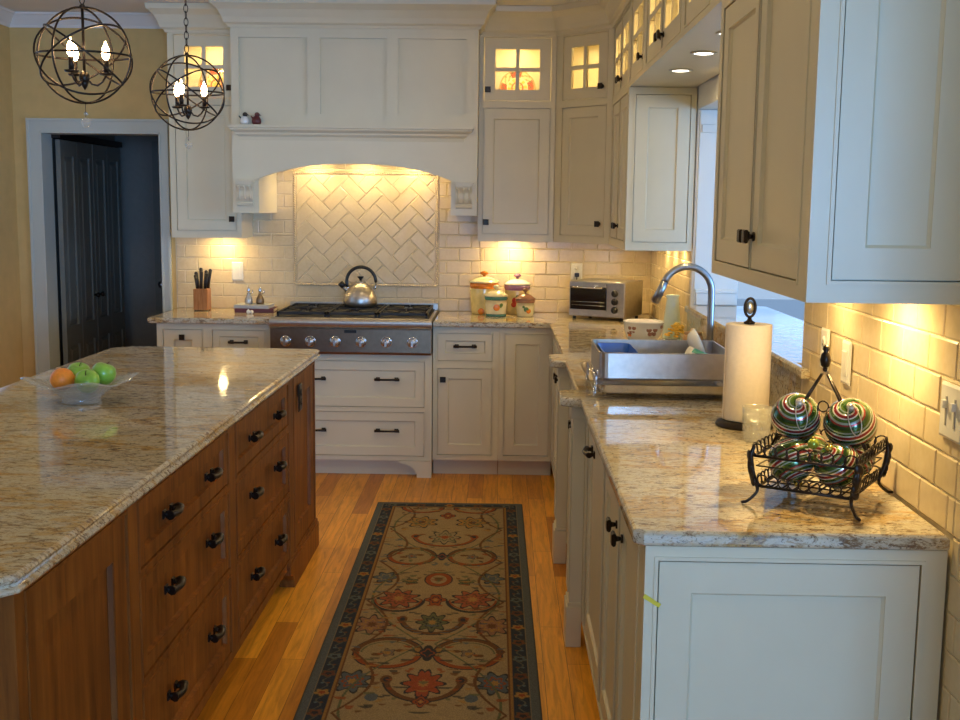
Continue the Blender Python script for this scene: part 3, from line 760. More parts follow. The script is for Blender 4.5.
for kx in (.090, .232, .373, .522, .665, .815):
    mb = MB(); Rk = Matrix.Rotation(PI/2, 3, 'X')
    mb.lathe([(.001, -.002), (.034, -.002), (.034, .004), (.028, .008)], (0,0,0), 24, 0, R=Rk)
    mb.lathe([(.024, .007), (.025, .030), (.022, .036), (.001, .037)], (0,0,0), 20, 1, R=Rk)
    mb.box(-.006, .006, -.046, -.030, -.022, .022, 1); mb.box(-.002, .002, -.0465, -.046, .008, .020, 0)
    mb.build('knob', [M['chrome'], M['steel']], rt, loc=(kx*RW/.924, ky, Z(.795)))
# black burner pan, three grates, burners
mb = MB(); mb.box(.02, RW-.02, .075, .66, Z(.925), Z(.930)); mb.build('burner_pan', M['iron'], rt)
gw = (RW-.05)/3
for i in range(3):
    g = MB(); gx0 = .025+i*gw+.004; gx1 = gx0+gw-.008; gy0, gy1 = .08, .655; zt = Z(.957); h = .014
    def bar(x0, x1, y0, y1, z0=zt-h): g.box(x0, x1, y0, y1, z0, zt)
    bar(gx0, gx1, gy0, gy0+.012); bar(gx0, gx1, gy1-.012, gy1); bar(gx0, gx0+.012, gy0, gy1); bar(gx1-.012, gx1, gy0, gy1)
    mid = (gy0+gy1)/2; bar(gx0, gx1, mid-.006, mid+.006)
    cx = (gx0+gx1)/2
    for cy in ((gy0+mid)/2, (gy1+mid)/2):
        for a in range(8):
            an = a*PI/4+PI/8*0; r0 = .04; r1 = .125 if a % 2 == 0 else .16
            dx, dy = math.cos(an), math.sin(an)
            x1_ = max(gx0, min(gx1, cx+dx*r1)); y1_ = max(min(cy+dy*r1, cy+.138), cy-.138)
            g.tube([(cx+dx*r0, cy+dy*r0, zt-.005), (x1_, y1_, zt-.006)], .0055, 6, sm=False)
        g.lathe([(.001, Z(.931)), (.05, Z(.931)), (.048, Z(.938)), (.034, Z(.940)), (.034, Z(.946)), (.001, Z(.947))], (cx, cy, 0), 20, 1)
    for x in (gx0+.006, gx1-.006):
        for y in (gy0+.006, mid, gy1-.006): g.box(x-.006, x+.006, y-.006, y+.006, Z(.930), zt-h)
    g.build('grate', [M['iron'], M['black']], rt)
mb = MB(); mb.box(0, RW, .662, .693, Z(.925), Z(.965)); mb.build('back_guard', M['steel'], rt, bevel=.002)

# ================================================================== RANGE HOOD
HY = 6.60; HL, HR = -1.540, -.142; HW = HR-HL
hood = thing('range_hood', 'large cream panelled wooden range hood with mantel shelf and arched front', 'range hood', (HL, HY, 1.512))
Z = lambda z: z-1.512; D = YB-HY
mb = MB(); mb.plate(0, HW, Z(2.045), Z(2.60), [(.045, .432, Z(2.075), Z(2.495)), (.505, .880, Z(2.075), Z(2.495)), (.945, 1.330, Z(2.075), Z(2.495))], .004, .024)
mb.box(0, HW, .024, D, Z(1.925), Z(2.695)); mb.box(0, HW, .004, .024, Z(1.925), Z(2.045)); mb.box(0, HW, .004, .024, Z(2.60), Z(2.69)); mb.build('chimney', P, hood)
# shelf moulding
mb = MB(); o = [(0, Z(1.925)), (.012, Z(1.925)), (.016, Z(1.945)), (.032, Z(1.958)), (.034, Z(1.968)), (.058, Z(1.982)), (.060, Z(1.992)), (.068, Z(1.994)), (.068, Z(2.010)), (.0, Z(2.012))]
pass
pth = [(.056, .15), (.056, .012), (HW-.090, .012), (HW-.090, .15)]
def sweep_left(mb, path, prof):
    sweep(mb, path, [(-a, z) for a, z in prof])
sweep(mb, pth, [(a, z) for a, z in o]); mb.build('mantel_shelf', P, hood)
# valance with arch
mb = MB(); pts = [(0, Z(1.926)), (0, Z(1.70)), (.16, Z(1.70))]
xa, xb = .125, HW-.125
for t in np.linspace(0, 1, 25):
    x = xa+(xb-xa)*t; s = 2*t-1
    z = 1.700+.098*(1-abs(s)**2.4)
    pts.append((x, Z(z)))
pts = [(0, Z(1.926)), (0, Z(1.70)), (.118, Z(1.70))]+pts[3:]+[(HW-.118, Z(1.70)), (HW, Z(1.70)), (HW, Z(1.926))]
mb.prism(pts, .0, .022, axis='y'); mb.build('valance', P, hood)
for s in (0, 1):
    mb = MB(); a, b = (0, .150) if not s else (HW-.150, HW)
    mb.box(a, b, .0225, D-.012, Z(1.513), Z(1.924)); mb.box(a, b, .0, .0225, Z(1.513), Z(1.6985)); mb.build('side_pier', P, hood)
    # corbel
    c = MB(); ca, cb = (a+.028, b-.030) if not s else (a+.030, b-.028)
    prf = [(0, 1.690), (-.052, 1.690), (-.052, 1.676), (-.046, 1.672)]
    for t in np.linspace(0, 1, 12): prf.append((-.046+.028*math.sin(t*PI/2)+.006*math.sin(t*2*PI), 1.668-.085*t))
    prf += [(-.012, 1.578), (-.016, 1.570), (-.012, 1.556), (0, 1.553)]
    c.prism([(y, Z(z)) for y, z in prf], ca, cb, axis='x')
    for i in range(3):
        xx = ca+(cb-ca)*(i+.5)/3; c.tube([(xx, -.047+.028*math.sin(t*PI/2)+.006*math.sin(t*2*PI)-.001, Z(1.664-.075*t)) for t in np.linspace(0, 1, 8)], .006, 6)
    c.box(ca-.008, cb+.008, -.058, 0, Z(1.690), Z(1.698)); c.build('corbel', P, hood)
mb = MB(); mb.box(.151, HW-.151, .10, D-.02, Z(1.845), Z(1.87)); mb.build('vent_panel', M['steel'], hood)
for x in (.40, .70, 1.0):
    mb = MB(); mb.lathe([(.001, Z(1.836)), (.035, Z(1.836)), (.038, Z(1.844)), (.001, Z(1.8448))], (x, D-.12, 0), 18); mb.build('hood_lamp', M['puck'], hood)

# ================================================================== UPPER CABINETS
GZ0, GZ1 = 2.176, 2.536; UB = 1.362; UT = 2.60
def upper(name, label, xa, xb, fronts, zb=UB, **k):
    return cabinet(name, label, 'cabinet', (xa, UY, zb), 0, xb-xa, YB-UY-.012, zb, UT, [(f[0], f[1]-xa, f[2]-xa, f[3], f[4], [(h[0], h[1]-xa)+tuple(h[2:]) for h in f[5]])+tuple(f[6:]) for f in fronts], P, hollow=[(GZ0-.01, GZ1+.01, [])], recess=.026, **k)
GP = dict(pane=True, stile=.060, rail=.062)
ul = upper('upper_cabinet', 'cream upper cabinet left of the hood with small lit glass door on top', -1.960, HL-.002,
      [('door', -1.925, -1.572, 1.405, 2.136, [('knob', -1.595, 1.475)]), ('door', -1.925, -1.572, GZ0, GZ1, [('knob', -1.598, 2.235)], GP)])
ur = upper('upper_cabinet', 'cream upper cabinet right of the hood with lit glass door showing a painted plate', HR+.002, .306,
      [('door', -.114, .277, 1.405, 2.136, [('knob', -.092, 1.475)]), ('door', -.114, .277, GZ0, GZ1, [('knob', -.090, 2.24)], dict(pane=True, stile=.064, rail=.062))])
# diagonal corner cabinet: face from (.31,6.82) to (.606,6.50)
A = Vector((.3085, UY)); Bp = Vector((UX, 6.5)); fl = (Bp-A).length; ang = math.atan2((Bp-A).y, (Bp-A).x)
dc = thing('corner_upper_cabinet', 'cream diagonal corner upper cabinet with small lit glass door on top', 'cabinet', (A.x, A.y, UB), ang)
inv = into(dc)
def loc2(x, y): v = inv @ Vector((x, y, UB)); return (v.x, v.y)
Z = lambda z: z-UB
mb = MB(); dw0, dw1 = .052, fl-.048
hol = [(dw0, dw1, Z(1.405), Z(2.136)), (dw0, dw1, Z(GZ0), Z(GZ1))]
mb.plate(0, fl, 0, Z(UT), hol, 0, .02)
for h in hol: mb.plate(h[0]-.007, h[1]+.007, h[2]-.007, h[3]+.007, [h], -.0028, .001)
c1, c2, c3 = loc2(.3085, YB-.012), loc2(XR-.005, YB-.012), loc2(XR-.005, 6.5)
pent = [(.008, .021), (fl-.008, .021), c3, c2, c1]
mb.prism(pent, .026, Z(GZ0-.01)); mb.prism(pent, Z(GZ1+.01), Z(UT))
for i in range(1, 5):
    a = Vector(pent[i]); b = Vector(pent[(i+1) % 5]); n = (b-a).normalized(); n = Vector((-n.y, n.x))*.008
    if (Vector(pent[0])+Vector(pent[2])+Vector(pent[3]))/3 @ n < a @ n: n = -n
    mb.prism([tuple(a), tuple(b), tuple(b+n), tuple(a+n)], Z(GZ0-.01), Z(GZ1+.01))
mb.build('body', P, dc)
door_part(dc, 'door', dw0, dw1, Z(1.405), Z(2.136), P, hw=[('knob', dw1-.03, Z(1.475))], hwmat=M['bronze'], stile=.055)
door_part(dc, 'door', dw0, dw1, Z(GZ0), Z(GZ1), P, hw=[('knob', dw1-.03, Z(2.24))], hwmat=M['bronze'], pane=True, stile=.060, rail=.062)
# right run: narrow wall cabinet by the window and its panelled end
def rupper(name, label, ya, yb, zb, zt, fronts, **k):
    return cabinet(name, label, 'cabinet', (UX, ya, zb), -PI/2, ya-yb, XR-UX-.008, zb, zt, [(f[0], ya-f[1], ya-f[2], f[3], f[4], [(h[0], ya-h[1])+tuple(h[2:]) for h in f[5]])+tuple(f[6:]) for f in fronts], P, **k)
SZ = 2.145   # soffit underside
rn = rupper('upper_cabinet', 'cream upper cabinet beside the pass-through with panelled end above the sink', 6.495, 5.660, UB, SZ,
       [('door', 6.44, 6.085, 1.405, 2.125, [('knob', 6.115, 1.475)]), ('door', 6.06, 5.70, 1.405, 2.125, [('knob', 6.03, 1.475)])], recess=.026)
end_panel(rn, into(rn) @ Matrix.Translation((0, 5.642, 0)), UX, XR-.005, UB, SZ-.001, .638, .905, 1.402, 2.11, .058, thick=.0175)
# bridge of glass-door cabinets over the window, with the soffit below
doors = [(6.445, 6.075, -1), (6.065, 5.695, 1), (5.605, 5.125, -1), (5.010, 4.550, -1), (4.530, 4.070, 1), (3.970, 3.51, -1), (3.49, 3.03, 1), (2.93, 2.32, 1)]
fr = []
for ya, yb, ks in doors:
    if yb > 3.4: fr.append(('door', ya, yb, GZ0, GZ1, [('knob', (yb+.030) if ks < 0 else (ya-.030), 2.225)], dict(pane=True, stile=.058, rail=.062)))
bays = [6.495-y for y in (5.65, 5.07, 4.02)]
br = rupper('bridge_cabinet', 'row of small lit glass-door cabinets running over the sink opening', 6.495, 3.330, SZ+.001, UT, fr, hollow=[(GZ0-.01, GZ1+.01, bays)])
# near upper cabinet
nu = rupper('upper_cabinet', 'near cream upper cabinet with paired black knobs and a panelled end at top right', 3.315, 2.300, 1.388, UT,
       [('door', 3.262, 2.812, 1.425, 2.115, [('knob', 2.836, 1.505)]), ('door', 2.806, 2.355, 1.425, 2.115, [('knob', 2.780, 1.505)]), ('door', 3.262, 2.355, 2.176, GZ1, [])], recess=.026)
end_panel(nu, into(nu) @ Matrix.Translation((0, 2.282, 0)), UX, XR-.005, 1.388, UT, .652, .910, 1.432, 2.50, .062, thick=.0175)
# things shown on the glass shelves
def gridplate(loc, label):
    N = 96; vs = []; fs = []; cols = []
    R = .105
    for j in range(25):
        r = R*j/24
        for i in range(N):
            a = 2*PI*i/N; y = -.016*max(0, (r/R-.6)/.4)**1.5 if r > .6*R else 0
            vs.append((r*math.cos(a), y, r*math.sin(a)))
            t = r/R; k = int(((a/(2*PI))*8+.35)) % 2
            if t > .95: c = (.50, .34, .18)
            elif t > .62:
                c = (.42, .10, .07) if k == 0 else (.66, .56, .34)
                if int(a*9.3+t*20) % 5 == 0: c = (.10, .18, .08)
            elif t > .55: c = (.85, .75, .5)
            else:
                c = (.62, .44, .10) if (int(a*3.2+1) % 2 or t < .15) else (.60, .54, .38)
                if .28 < t < .36: c = (.40, .12, .07)
            cols.append(c+(1,))
    for j in range(24):
        for i in range(N): fs.append((j*N+i, j*N+(i+1) % N, (j+1)*N+(i+1) % N, (j+1)*N+i))
    me = bpy.data.meshes.new('decorative_plate'); me.from_pydata(vs, [], fs); me.materials.append(M['plate'])
    ca = me.color_attributes.new('Col', 'FLOAT_COLOR', 'POINT'); ca.data.foreach_set('color', np.array(cols, dtype=np.float32).ravel())
    me.polygons.foreach_set('use_smooth', [True]*len(fs))
    o = bpy.data.objects.new('decorative_plate', me); COL.objects.link(o)
    sd = o.modifiers.new('thick', 'SOLIDIFY'); sd.thickness = .004; sd.offset = 1
    o.location = loc; o.rotation_euler = (math.radians(-10), 0, 0)
    return tag(o, label, 'plate')
gridplate((.085, 7.085, 2.278), 'round painted red and yellow plate standing behind glass right of the hood')
gridplate((-1.74, 7.085, 2.278), 'round painted red plate standing behind glass left of the hood')
mb = MB(); mb.lathe([(.001, 0), (.030, 0), (.045, .03), (.052, .07), (.040, .11), (.022, .135), (.028, .15), (.020, .15), (.001, .145)], seg=20)
tag(mb.build('vase', plain('orange_brown_glaze', (.50, .20, .05), .3), loc=(.585, 6.68, 2.1732)), 'small orange-brown vase behind the corner cabinet glass', 'vase')

# ------------------------------------------------------------------ crown moulding along every cabinet
cr = [(0, 2.548), (.010, 2.548), (.014, 2.562), (.030, 2.572), (.038, 2.600), (.058, 2.640), (.085, 2.664), (.092, 2.668), (.096, 2.6985), (0, 2.6985)]
mb = MB(); sweep(mb, [(-1.961, YB-.03), (-1.961, UY-.001), (HL-.001, UY-.001), (HL-.001, HY+.005), (HR+.001, HY+.005), (HR+.001, UY-.001), (.3085, UY-.001), (UX-.001, 6.499), (UX-.001, 2.281), (XR-.012, 2.281)], [(a, z) for a, z in cr])
struct('trim_4', mb, P)
# fillers above the cabinets up to the ceiling
mb = MB(); mb.box(-1.958, HL-.003, UY+.003, YB-.01, UT+.001, CZ-.001); mb.box(HR+.003, .304, UY+.003, YB-.01, UT+.001, CZ-.001)
mb.prism([(.312, UY+.004), (UX+.003, 6.505), (XR-.01, 6.505), (XR-.01, YB-.01), (.312, YB-.01)], UT+.001, CZ-.001); mb.box(UX+.003, XR-.01, 2.30, 6.502, UT+.001, CZ-.001)
struct('trim_5', mb, P)

# ================================================================== LAMPS
def area(loc, size, power, col, rot=(0,0,0), shape='DISK', sy=None, spread=None, name='lamp'):
    d = bpy.data.lights.new(name, 'AREA'); d.energy = power; d.color = col; d.shape = shape; d.size = size
    if sy: d.size_y = sy
    if spread: d.spread = spread
    o = bpy.data.objects.new(name, d); COL.objects.link(o); o.location = loc; o.rotation_euler = rot; return o
def point(loc, power, col, r=.02, name='lamp'):
    d = bpy.data.lights.new(name, 'POINT'); d.energy = power; d.color = col; d.shadow_soft_size = r
    o = bpy.data.objects.new(name, d); COL.objects.link(o); o.location = loc; return o
WARM = (1, .71, .29); WARM2 = (1, .64, .28)
UC = 1.35
# under-cabinet pucks
first = None
for (x, y, z, lab, pw) in ((-1.72, 7.03, UB+.026, 'under-cabinet puck light above the knife block, left of the hood', 1.5), (.060, 7.03, UB+.026, 'under-cabinet puck light above the ceramic canisters', 2.0), (.63, 6.74, UB+.026, 'under-cabinet puck light in the corner above the toaster oven', 1.6),
                     (.860, 6.40, UB+.026, 'under-cabinet puck light, farthest of three on the sink wall', .8), (.860, 6.12, UB+.026, 'under-cabinet puck light, middle of three on the sink wall', .8), (.860, 5.83, UB+.026, 'under-cabinet puck light on the sink wall nearest the opening', .8),
                     (.81, 3.10, 1.388+.026, 'under-cabinet puck light above the light switches', 1.2), (.80, 2.60, 1.388+.026, 'under-cabinet puck light above the ornament basket', 3.4)):
    if first is None:
        mb = MB(); mb.lathe([(.001, -.012), (.026, -.012)], seg=18, cap=True); mb.lathe([(.028, -.012), (.028, -.013), (.034, -.012), (.034, -.0005), (.001, -.0005)], seg=18, m=1, cap=False)
        first = mb.build('puck_light', [M['puck'], M['whitepl']], loc=(x, y, z)); tag(first, lab, 'light', 'under-cabinet puck lights')
    else: dup(first, (x, y, z), lab)
    area((x, y, z-.016), .045, pw*UC, WARM, name='puck_lamp')
# recessed lamps in the soffit over the sink
first = None
for y, lab in ((4.95, 'round recessed lamp in the soffit over the sink, farthest one'), (4.40, 'round recessed lamp in the soffit over the sink, middle one'), (3.90, 'round recessed lamp in the soffit over the sink, nearest one')):
    if first is None:
        mb = MB(); mb.lathe([(.001, -.003), (.034, -.003)], seg=24); mb.lathe([(.035, -.003), (.035, -.0045), (.048, -.003), (.049, -.0002), (.001, -.0002)], seg=24, m=1, cap=False)
        first = mb.build('recessed_light', [M['recess'], M['trim']], loc=(.745, y, SZ)); tag(first, lab, 'light', 'recessed lamps over the sink')
    else: dup(first, (.745, y, SZ), lab)
    area((.745, y, SZ-.008), .06, 2.2, WARM, name='recessed_lamp')
# cabinet interior lamps
for x, y, pw in ((-1.74, 6.95, 1.0), (.085, 6.95, 1.0)): area((x, y, GZ1-.005), .10, pw*2.2, WARM, name='shelf_lamp')
area((.58, 6.86, GZ1-.005), .10, 2.6, WARM, name='shelf_lamp')
for y in (6.25, 5.88, 5.36, 4.78, 4.3, 3.74): area((.80, y, GZ1-.005), .10, 2.4, WARM, name='shelf_lamp')
# hood lamps
for x in (.40, .70, 1.0): area((HL+x, YB-.12, 1.832), .06, 1.6, WARM, name='hood_lamp_light')
# warm room fill: added ceiling lamps, outside the view
first = None
for i, (x, y) in enumerate(((-.35, 5.3), (-.35, 3.4), (-.35, 1.5), (-2.4, 3.6), (-2.4, 5.6), (-2.2, 1.2))):
    lab = 'unseen round ceiling lamp added for warm light over the kitchen aisle and island'
    if first is None:
        mb = MB(); mb.lathe([(.001, -.003), (.060, -.003)], seg=24); mb.lathe([(.061, -.003), (.061, -.005), (.080, -.003), (.081, -.0002), (.001, -.0002)], seg=24, m=1, cap=False)
        first = mb.build('fill_ceiling_light', [M['recess'], M['trim']], loc=(x, y, CZ)); tag(first, lab, 'light', 'added ceiling fill lamps')
    else: dup(first, (x, y, CZ))
    area((x, y, CZ-.01), .11, 3.6, WARM, name='ceiling_fill')

# pendants -----------------------------------------------------------
def pendant(loc, label, a0):
    r = .152
    t = thing('orb_pendant', label, 'pendant light', loc, 0, 'orb pendants over the island')
    rings = [((1,0,0), (0,0,1)), ((math.cos(1.25), math.sin(1.25), 0), (0,0,1)),
             ((1,0,.0), (0,1,0.02)), ((math.cos(.5), math.sin(.5), 0), (-math.sin(.5)*.5, math.cos(.5)*.5, .80)), ((math.cos(-.35)*.80, math.sin(-.35)*.80, .60), (-math.sin(-.35), math.cos(-.35), 0)), ((math.cos(.35)*.8, math.sin(.35)*.8, -.60), (-math.sin(.35), math.cos(.35), 0))]
    for i, (u, v) in enumerate(rings):
        u = Vector(u).normalized(); v = Vector(v); v = (v-u*v.dot(u)).normalized()
        mb = MB(); mb.tube(circle((0,0,0), r-(.002*(i % 3)), u, v, 56), .0035, 8, closed=True); mb.build('ring', M['bronze'], t)
    mb = MB(); mb.cyl((0,0,-.085), (0,0,r), .0048, seg=10); mb.ball((0,0,r+.003), .009, seg=12, rings=8); mb.ball((0,0,-.070), .017, seg=14, rings=10, sz=1.3); mb.lathe([(.001,-.11), (.008,-.10), (.014,-.085), (.006,-.075)], seg=12); mb.build('rod', M['bronze'], t)
    for k in range(3):
        a = k*2*PI/3+a0; dx, dy = math.cos(a), math.sin(a)
        arm = MB(); pts = [(dx*q, dy*q, z) for q, z in ((.008,-.072), (.022,-.090), (.040,-.094), (.055,-.082), (.068,-.062))]
        arm.tube(pts, .0035, 8); arm.lathe([(.001, -.062), (.020, -.060), (.024, -.054), (.010, -.052), (.001, -.052)], (dx*.068, dy*.068, 0), 14)
        am = arm.build('arm', M['bronze'], t)
        s = MB(); s.cyl((dx*.068, dy*.068, -.054), (dx*.068, dy*.068, -.012), .0085, seg=14); s.build('candle_sleeve', M['bronze'], am)
        b = MB(); b.lathe([(.005, -.012), (.011, -.002), (.0135, .010), (.011, .024), (.005, .038), (.001, .048)], (dx*.068, dy*.068, 0), 14); b.build('bulb', M['bulb'], am)
        point((loc[0]+dx*.068, loc[1]+dy*.068, loc[2]+.02), 2.6, WARM, .014, 'pendant_lamp')
    # chain to the ceiling
    ch = MB(); z = r+.012; i = 0; top = CZ-loc[2]-.03
    while z < top:
        u = (1,0,0) if i % 2 == 0 else (0,1,0)
        pts = [(u[0]*.0085*math.cos(q), u[1]*.0085*math.cos(q), z+.014+.017*math.sin(q)) for q in np.linspace(0, 2*PI, 14)[:-1]]
        ch.tube(pts, .0018, 6, closed=True); z += .027; i += 1
    ch.build('chain', M['bronze'], t)
    cn = MB(); cn.lathe([(.001, top-.004), (.014, top-.002), (.05, top+.016), (.058, top+.0295), (.001, top+.0295)], seg=24); cn.build('canopy', M['bronze'], t)
    cd = MB(); cd.cyl((0,0,-r-.045), (0,0,-r), .0012, seg=6); cd.ball((0,0,-r-.034), .007, seg=8, rings=5, m=1); L = MB()
    cd.ball((0,0,-r-.062), .016, 1, seg=10, rings=7); cd.build('crystal_drop', [M['bronze'], M['crystal']], t)
    for o in [x for x in SC.objects if x.parent and x.parent == t and x.name.startswith('crystal')]:
        for p in o.data.polygons: p.use_smooth = False
    return t
pendant((-1.365, 3.80, 2.040), 'larger-looking orb pendant with glowing candle bulbs, nearer of the two', .26)
pendant((-1.313, 4.85, 2.022), 'orb pendant with glowing candle bulbs in front of the left upper cabinet', .42)

# ================================================================== RUG
def make_rug():
    W_, Y0, Y1 = .765, 1.55, 5.915; nx = 250; ny = int((Y1-Y0)/.0034)
    X = np.linspace(-W_/2, W_/2, nx+1); Y = np.linspace(0, Y1-Y0, ny+1)
    U, V = np.meshgrid(X, Y)    # V measured from the far end: V=0 far
    col = np.zeros(U.shape+(3,)); A = np.abs(U)
    def put(mask, c, k=1.0): col[mask] = col[mask]*(1-k)+np.array(c)*k
    tan = (.31, .215, .10); rust = (.27, .065, .022); dk = (.035, .035, .035); navy = (.030, .038, .048); grey = (.105, .11, .10); gold = (.34, .18, .05); sage = (.115, .115, .055); slate = (.09, .105, .105); brown = (.14, .06, .025)
    col[:] = tan
    m = np.sin(U*41+V*13)*np.sin(V*37-U*17); put(m > .6, (.29, .20, .095))
    P_ = 1.02
    half = W_/2-.105
    rng = np.random.RandomState(3)
    def cells(cy, sx=0.0):
        """distance coordinates to the mirrored motif at |u|=sx, repeated each P_ """
        dv = V-cy
        return A-sx, dv
    def ell(cy, sx, a, b, c, k=1): du, dv = cells(cy, sx); put((du/a)**2+(dv/b)**2 < 1, c, k)
    def ring(cy, sx, a, b, w, c, cond=None):
        du, dv = cells(cy, sx); q = np.sqrt((du/a)**2+(dv/b)**2); msk = np.abs(q-1) < w/min(a, b)
        if cond == 'low': msk &= dv > 0
        if cond == 'up': msk &= dv < 0
        put(msk, c)
    def petal(cy, sx, r, n, c1, c2, c3, squash=1.0):
        du, dv = cells(cy, sx); dv = dv/squash; rr = np.hypot(du, dv); th = np.arctan2(dv, du)
        lim = r*(1+.22*np.cos(n*th))
        put(rr < lim*1.16, dk); put(rr < lim, c1); put(rr < lim*.66, c2); put(rr < lim*.5, c1); put(rr < lim*.3, c3)
    def vine(f, w, c):
        put(np.abs(A-f(V)) < w, c)
    def cart(cy, a, b, up, low, sx=.135):
        ell(cy, sx, a, b, (.30, .215, .10)); ring(cy, sx, a, b, .010, up, 'up'); ring(cy, sx, a, b, .011, low, 'low'); ring(cy, sx, a*1.10, b*1.12, .003, dk); ring(cy, sx, a*.84, b*.80, .003, sage, 'up')
        petal(cy, sx, .020, 5, (.20, .13, .08), slate, rust, 1.4)
        for q in (-.6, .6): ell(cy+q*b*.25, sx+q*a*.6, .018, .012, brown)
    def arcs(cy, a, b, c, w=.009): ring(cy, .0, a, b, w, c, 'low'); ring(cy, .0, a*1.09, b*1.07, .003, dk, 'low'); ell(cy+.01, a, .020, .034, c); ell(cy+.01, a, .010, .018, dk)
    for o in (0.0, 2.62):
        cart(o+.11, .10, .09, brown, rust); petal(o+.38, .125, .062, 7, gold, sage, brown, 1.25); petal(o+.26, .0, .030, 4, rust, dk, gold, 1.5)
        arcs(o+.62, .14, .16, rust, .008); petal(o+.64, .0, .056, 8, (.28, .21, .11), sage, rust, 1.5)
        cart(o+.94, .100, .115, brown, rust); petal(o+.94, .0, .026, 4, navy, rust, dk, 1.6)
        ell(o+1.26, .0, .060, .092, dk); ell(o+1.26, .0, .055, .086, rust); ell(o+1.26, .0, .034, .055, (.30, .215, .10)); ell(o+1.26, .0, .016, .028, sage)
        petal(o+1.24, .225, .040, 6, slate, (.25, .19, .10), slate, 1.4); petal(o+1.29, .115, .026, 5, sage, dk, brown, 1.2)
        petal(o+1.50, .148, .064, 9, (.30, .085, .04), brown, gold, 1.35); ring(o+1.52, .148, .100, .125, .008, dk, 'low'); ring(o+1.51, .148, .092, .112, .004, rust, 'low')
        petal(o+1.51, .0, .034, 5, rust, dk, gold, 1.5)
        arcs(o+1.72, .115, .155, brown, .010); petal(o+1.76, .0, .046, 8, sage, dk, gold, 1.7); petal(o+1.79, .225, .055, 8, (.26, .13, .07), gold, brown, 1.4)
        cart(o+2.06, .112, .125, brown, rust, .140); petal(o+2.06, .0, .032, 4, dk, rust, dk, 1.6)
        arcs(o+2.28, .125, .170, brown, .010); petal(o+2.32, .0, .055, 9, (.30, .07, .03), rust, gold, 1.55); petal(o+2.31, .235, .050, 7, slate, rust, gold, 1.4)
        ell(o+2.43, .16, .022, .030, slate); petal(o+2.46, .0, .022, 4, rust, dk, gold, 1.5)
    w2 = 2*PI/P_
    vine(lambda v: .020+.235*np.abs(np.sin(w2*.5*v+.2)), .0045, sage); vine(lambda v: .27-.10*np.abs(np.sin(w2*v)), .0055, brown)
    for _ in range(230):
        cy = rng.rand()*P_; sx = rng.rand()*.27; a = .006+.009*rng.rand(); b = .012+.022*rng.rand(); th = rng.rand()*PI
        du, dv = A-sx, (V-cy*2.62/P_) % 2.62; x = du*math.cos(th)+dv*math.sin(th); y = -du*math.sin(th)+dv*math.cos(th)
        put((x/a)**2+(y/b)**2 < 1, [rust, sage, brown, slate, dk, gold][rng.randint(6)], .8)
    # borders
    e = np.minimum(W_/2-A, np.minimum(V, (Y1-Y0)-V)+.012)   # distance from the edge
    ex = W_/2-A; ey = np.minimum(V, (Y1-Y0)-V)
    along = np.where(ex < ey, V, A*1.0); ed = np.minimum(ex, ey)
    b_in = .102
    put(ed < b_in, brown); put(ed < b_in-.006, gold, .7); put(ed < b_in-.014, navy)
    inb = (ed < b_in-.018) & (ed > .036)
    c0 = (.036+b_in-.018)/2; dvv = ed-c0; pr = .150
    da = (along+pr/2) % pr - pr/2
    idx = np.floor((along+pr/2)/pr).astype(int)
    rr = np.hypot(da, dvv); th = np.arctan2(dvv, da); lim = .022*(1+.2*np.cos(5*th))
    alt = idx % 4
    for k, c in ((0, gold), (1, (.16, .06, .03)), (2, (.10, .12, .11)), (3, (.14, .05, .03))):
        put(inb & (rr < lim*1.25) & (alt == k), (.09, .07, .04)); put(inb & (rr < lim) & (alt == k), c); put(inb & (rr < lim*.5) & (alt == k), dk if k else rust)
    dm = (along) % pr - pr/2; s = np.abs(dvv-.010*np.sin(along*2*PI/pr*2)); put(inb & (s < .003) & (rr > lim*1.25), (.11, .10, .07))
    put(inb & (np.hypot(dm, dvv*1.0-.010) < .006), (.15, .06, .03)); put(inb & (np.hypot(dm, dvv+.010) < .006), (.10, .13, .13))
    put(ed < .036, (.22, .17, .10)); put(ed < .031, grey); put(ed < .004, (.06, .06, .055))
    verts = np.stack([U, Y1-Y0-V, np.full(U.shape, .009)-.004*(ed < .004)], -1).reshape(-1, 3)
    n1 = nx+1
    I, J = np.meshgrid(np.arange(nx), np.arange(ny)); b = (J*n1+I).ravel()
    faces = np.stack([b, b+n1, b+n1+1, b+1], -1)
    me = bpy.data.meshes.new('runner_rug'); me.vertices.add(len(verts)); me.vertices.foreach_set('co', verts.ravel())
    me.loops.add(faces.size); me.loops.foreach_set('vertex_index', faces.ravel()); me.polygons.add(len(faces)); me.polygons.foreach_set('loop_start', np.arange(0, faces.size, 4)); me.polygons.foreach_set('loop_total', np.full(len(faces), 4))
    me.update(calc_edges=True); me.validate()
    ca = me.color_attributes.new('Col', 'FLOAT_COLOR', 'POINT'); ca.data.foreach_set('color', np.concatenate([col.reshape(-1, 3), np.ones((len(verts), 1))], 1).astype(np.float32).ravel())
    me.materials.append(M['rug'])
    o = bpy.data.objects.new('runner_rug', me); COL.objects.link(o); o.location = (-.252+.0295, Y0, 0); o.rotation_euler = (0, 0, .0068)
    bk = MB(); bk.box(-W_/2+.002, W_/2-.002, .002, Y1-Y0-.002, .0005, .0075); bk.build('rug_backing', plain('rug_backing_cloth', (.07, .07, .06), .9), o)
    tag(o, 'long patterned wool runner rug in tan and navy on the oak floor', 'rug')
make_rug()

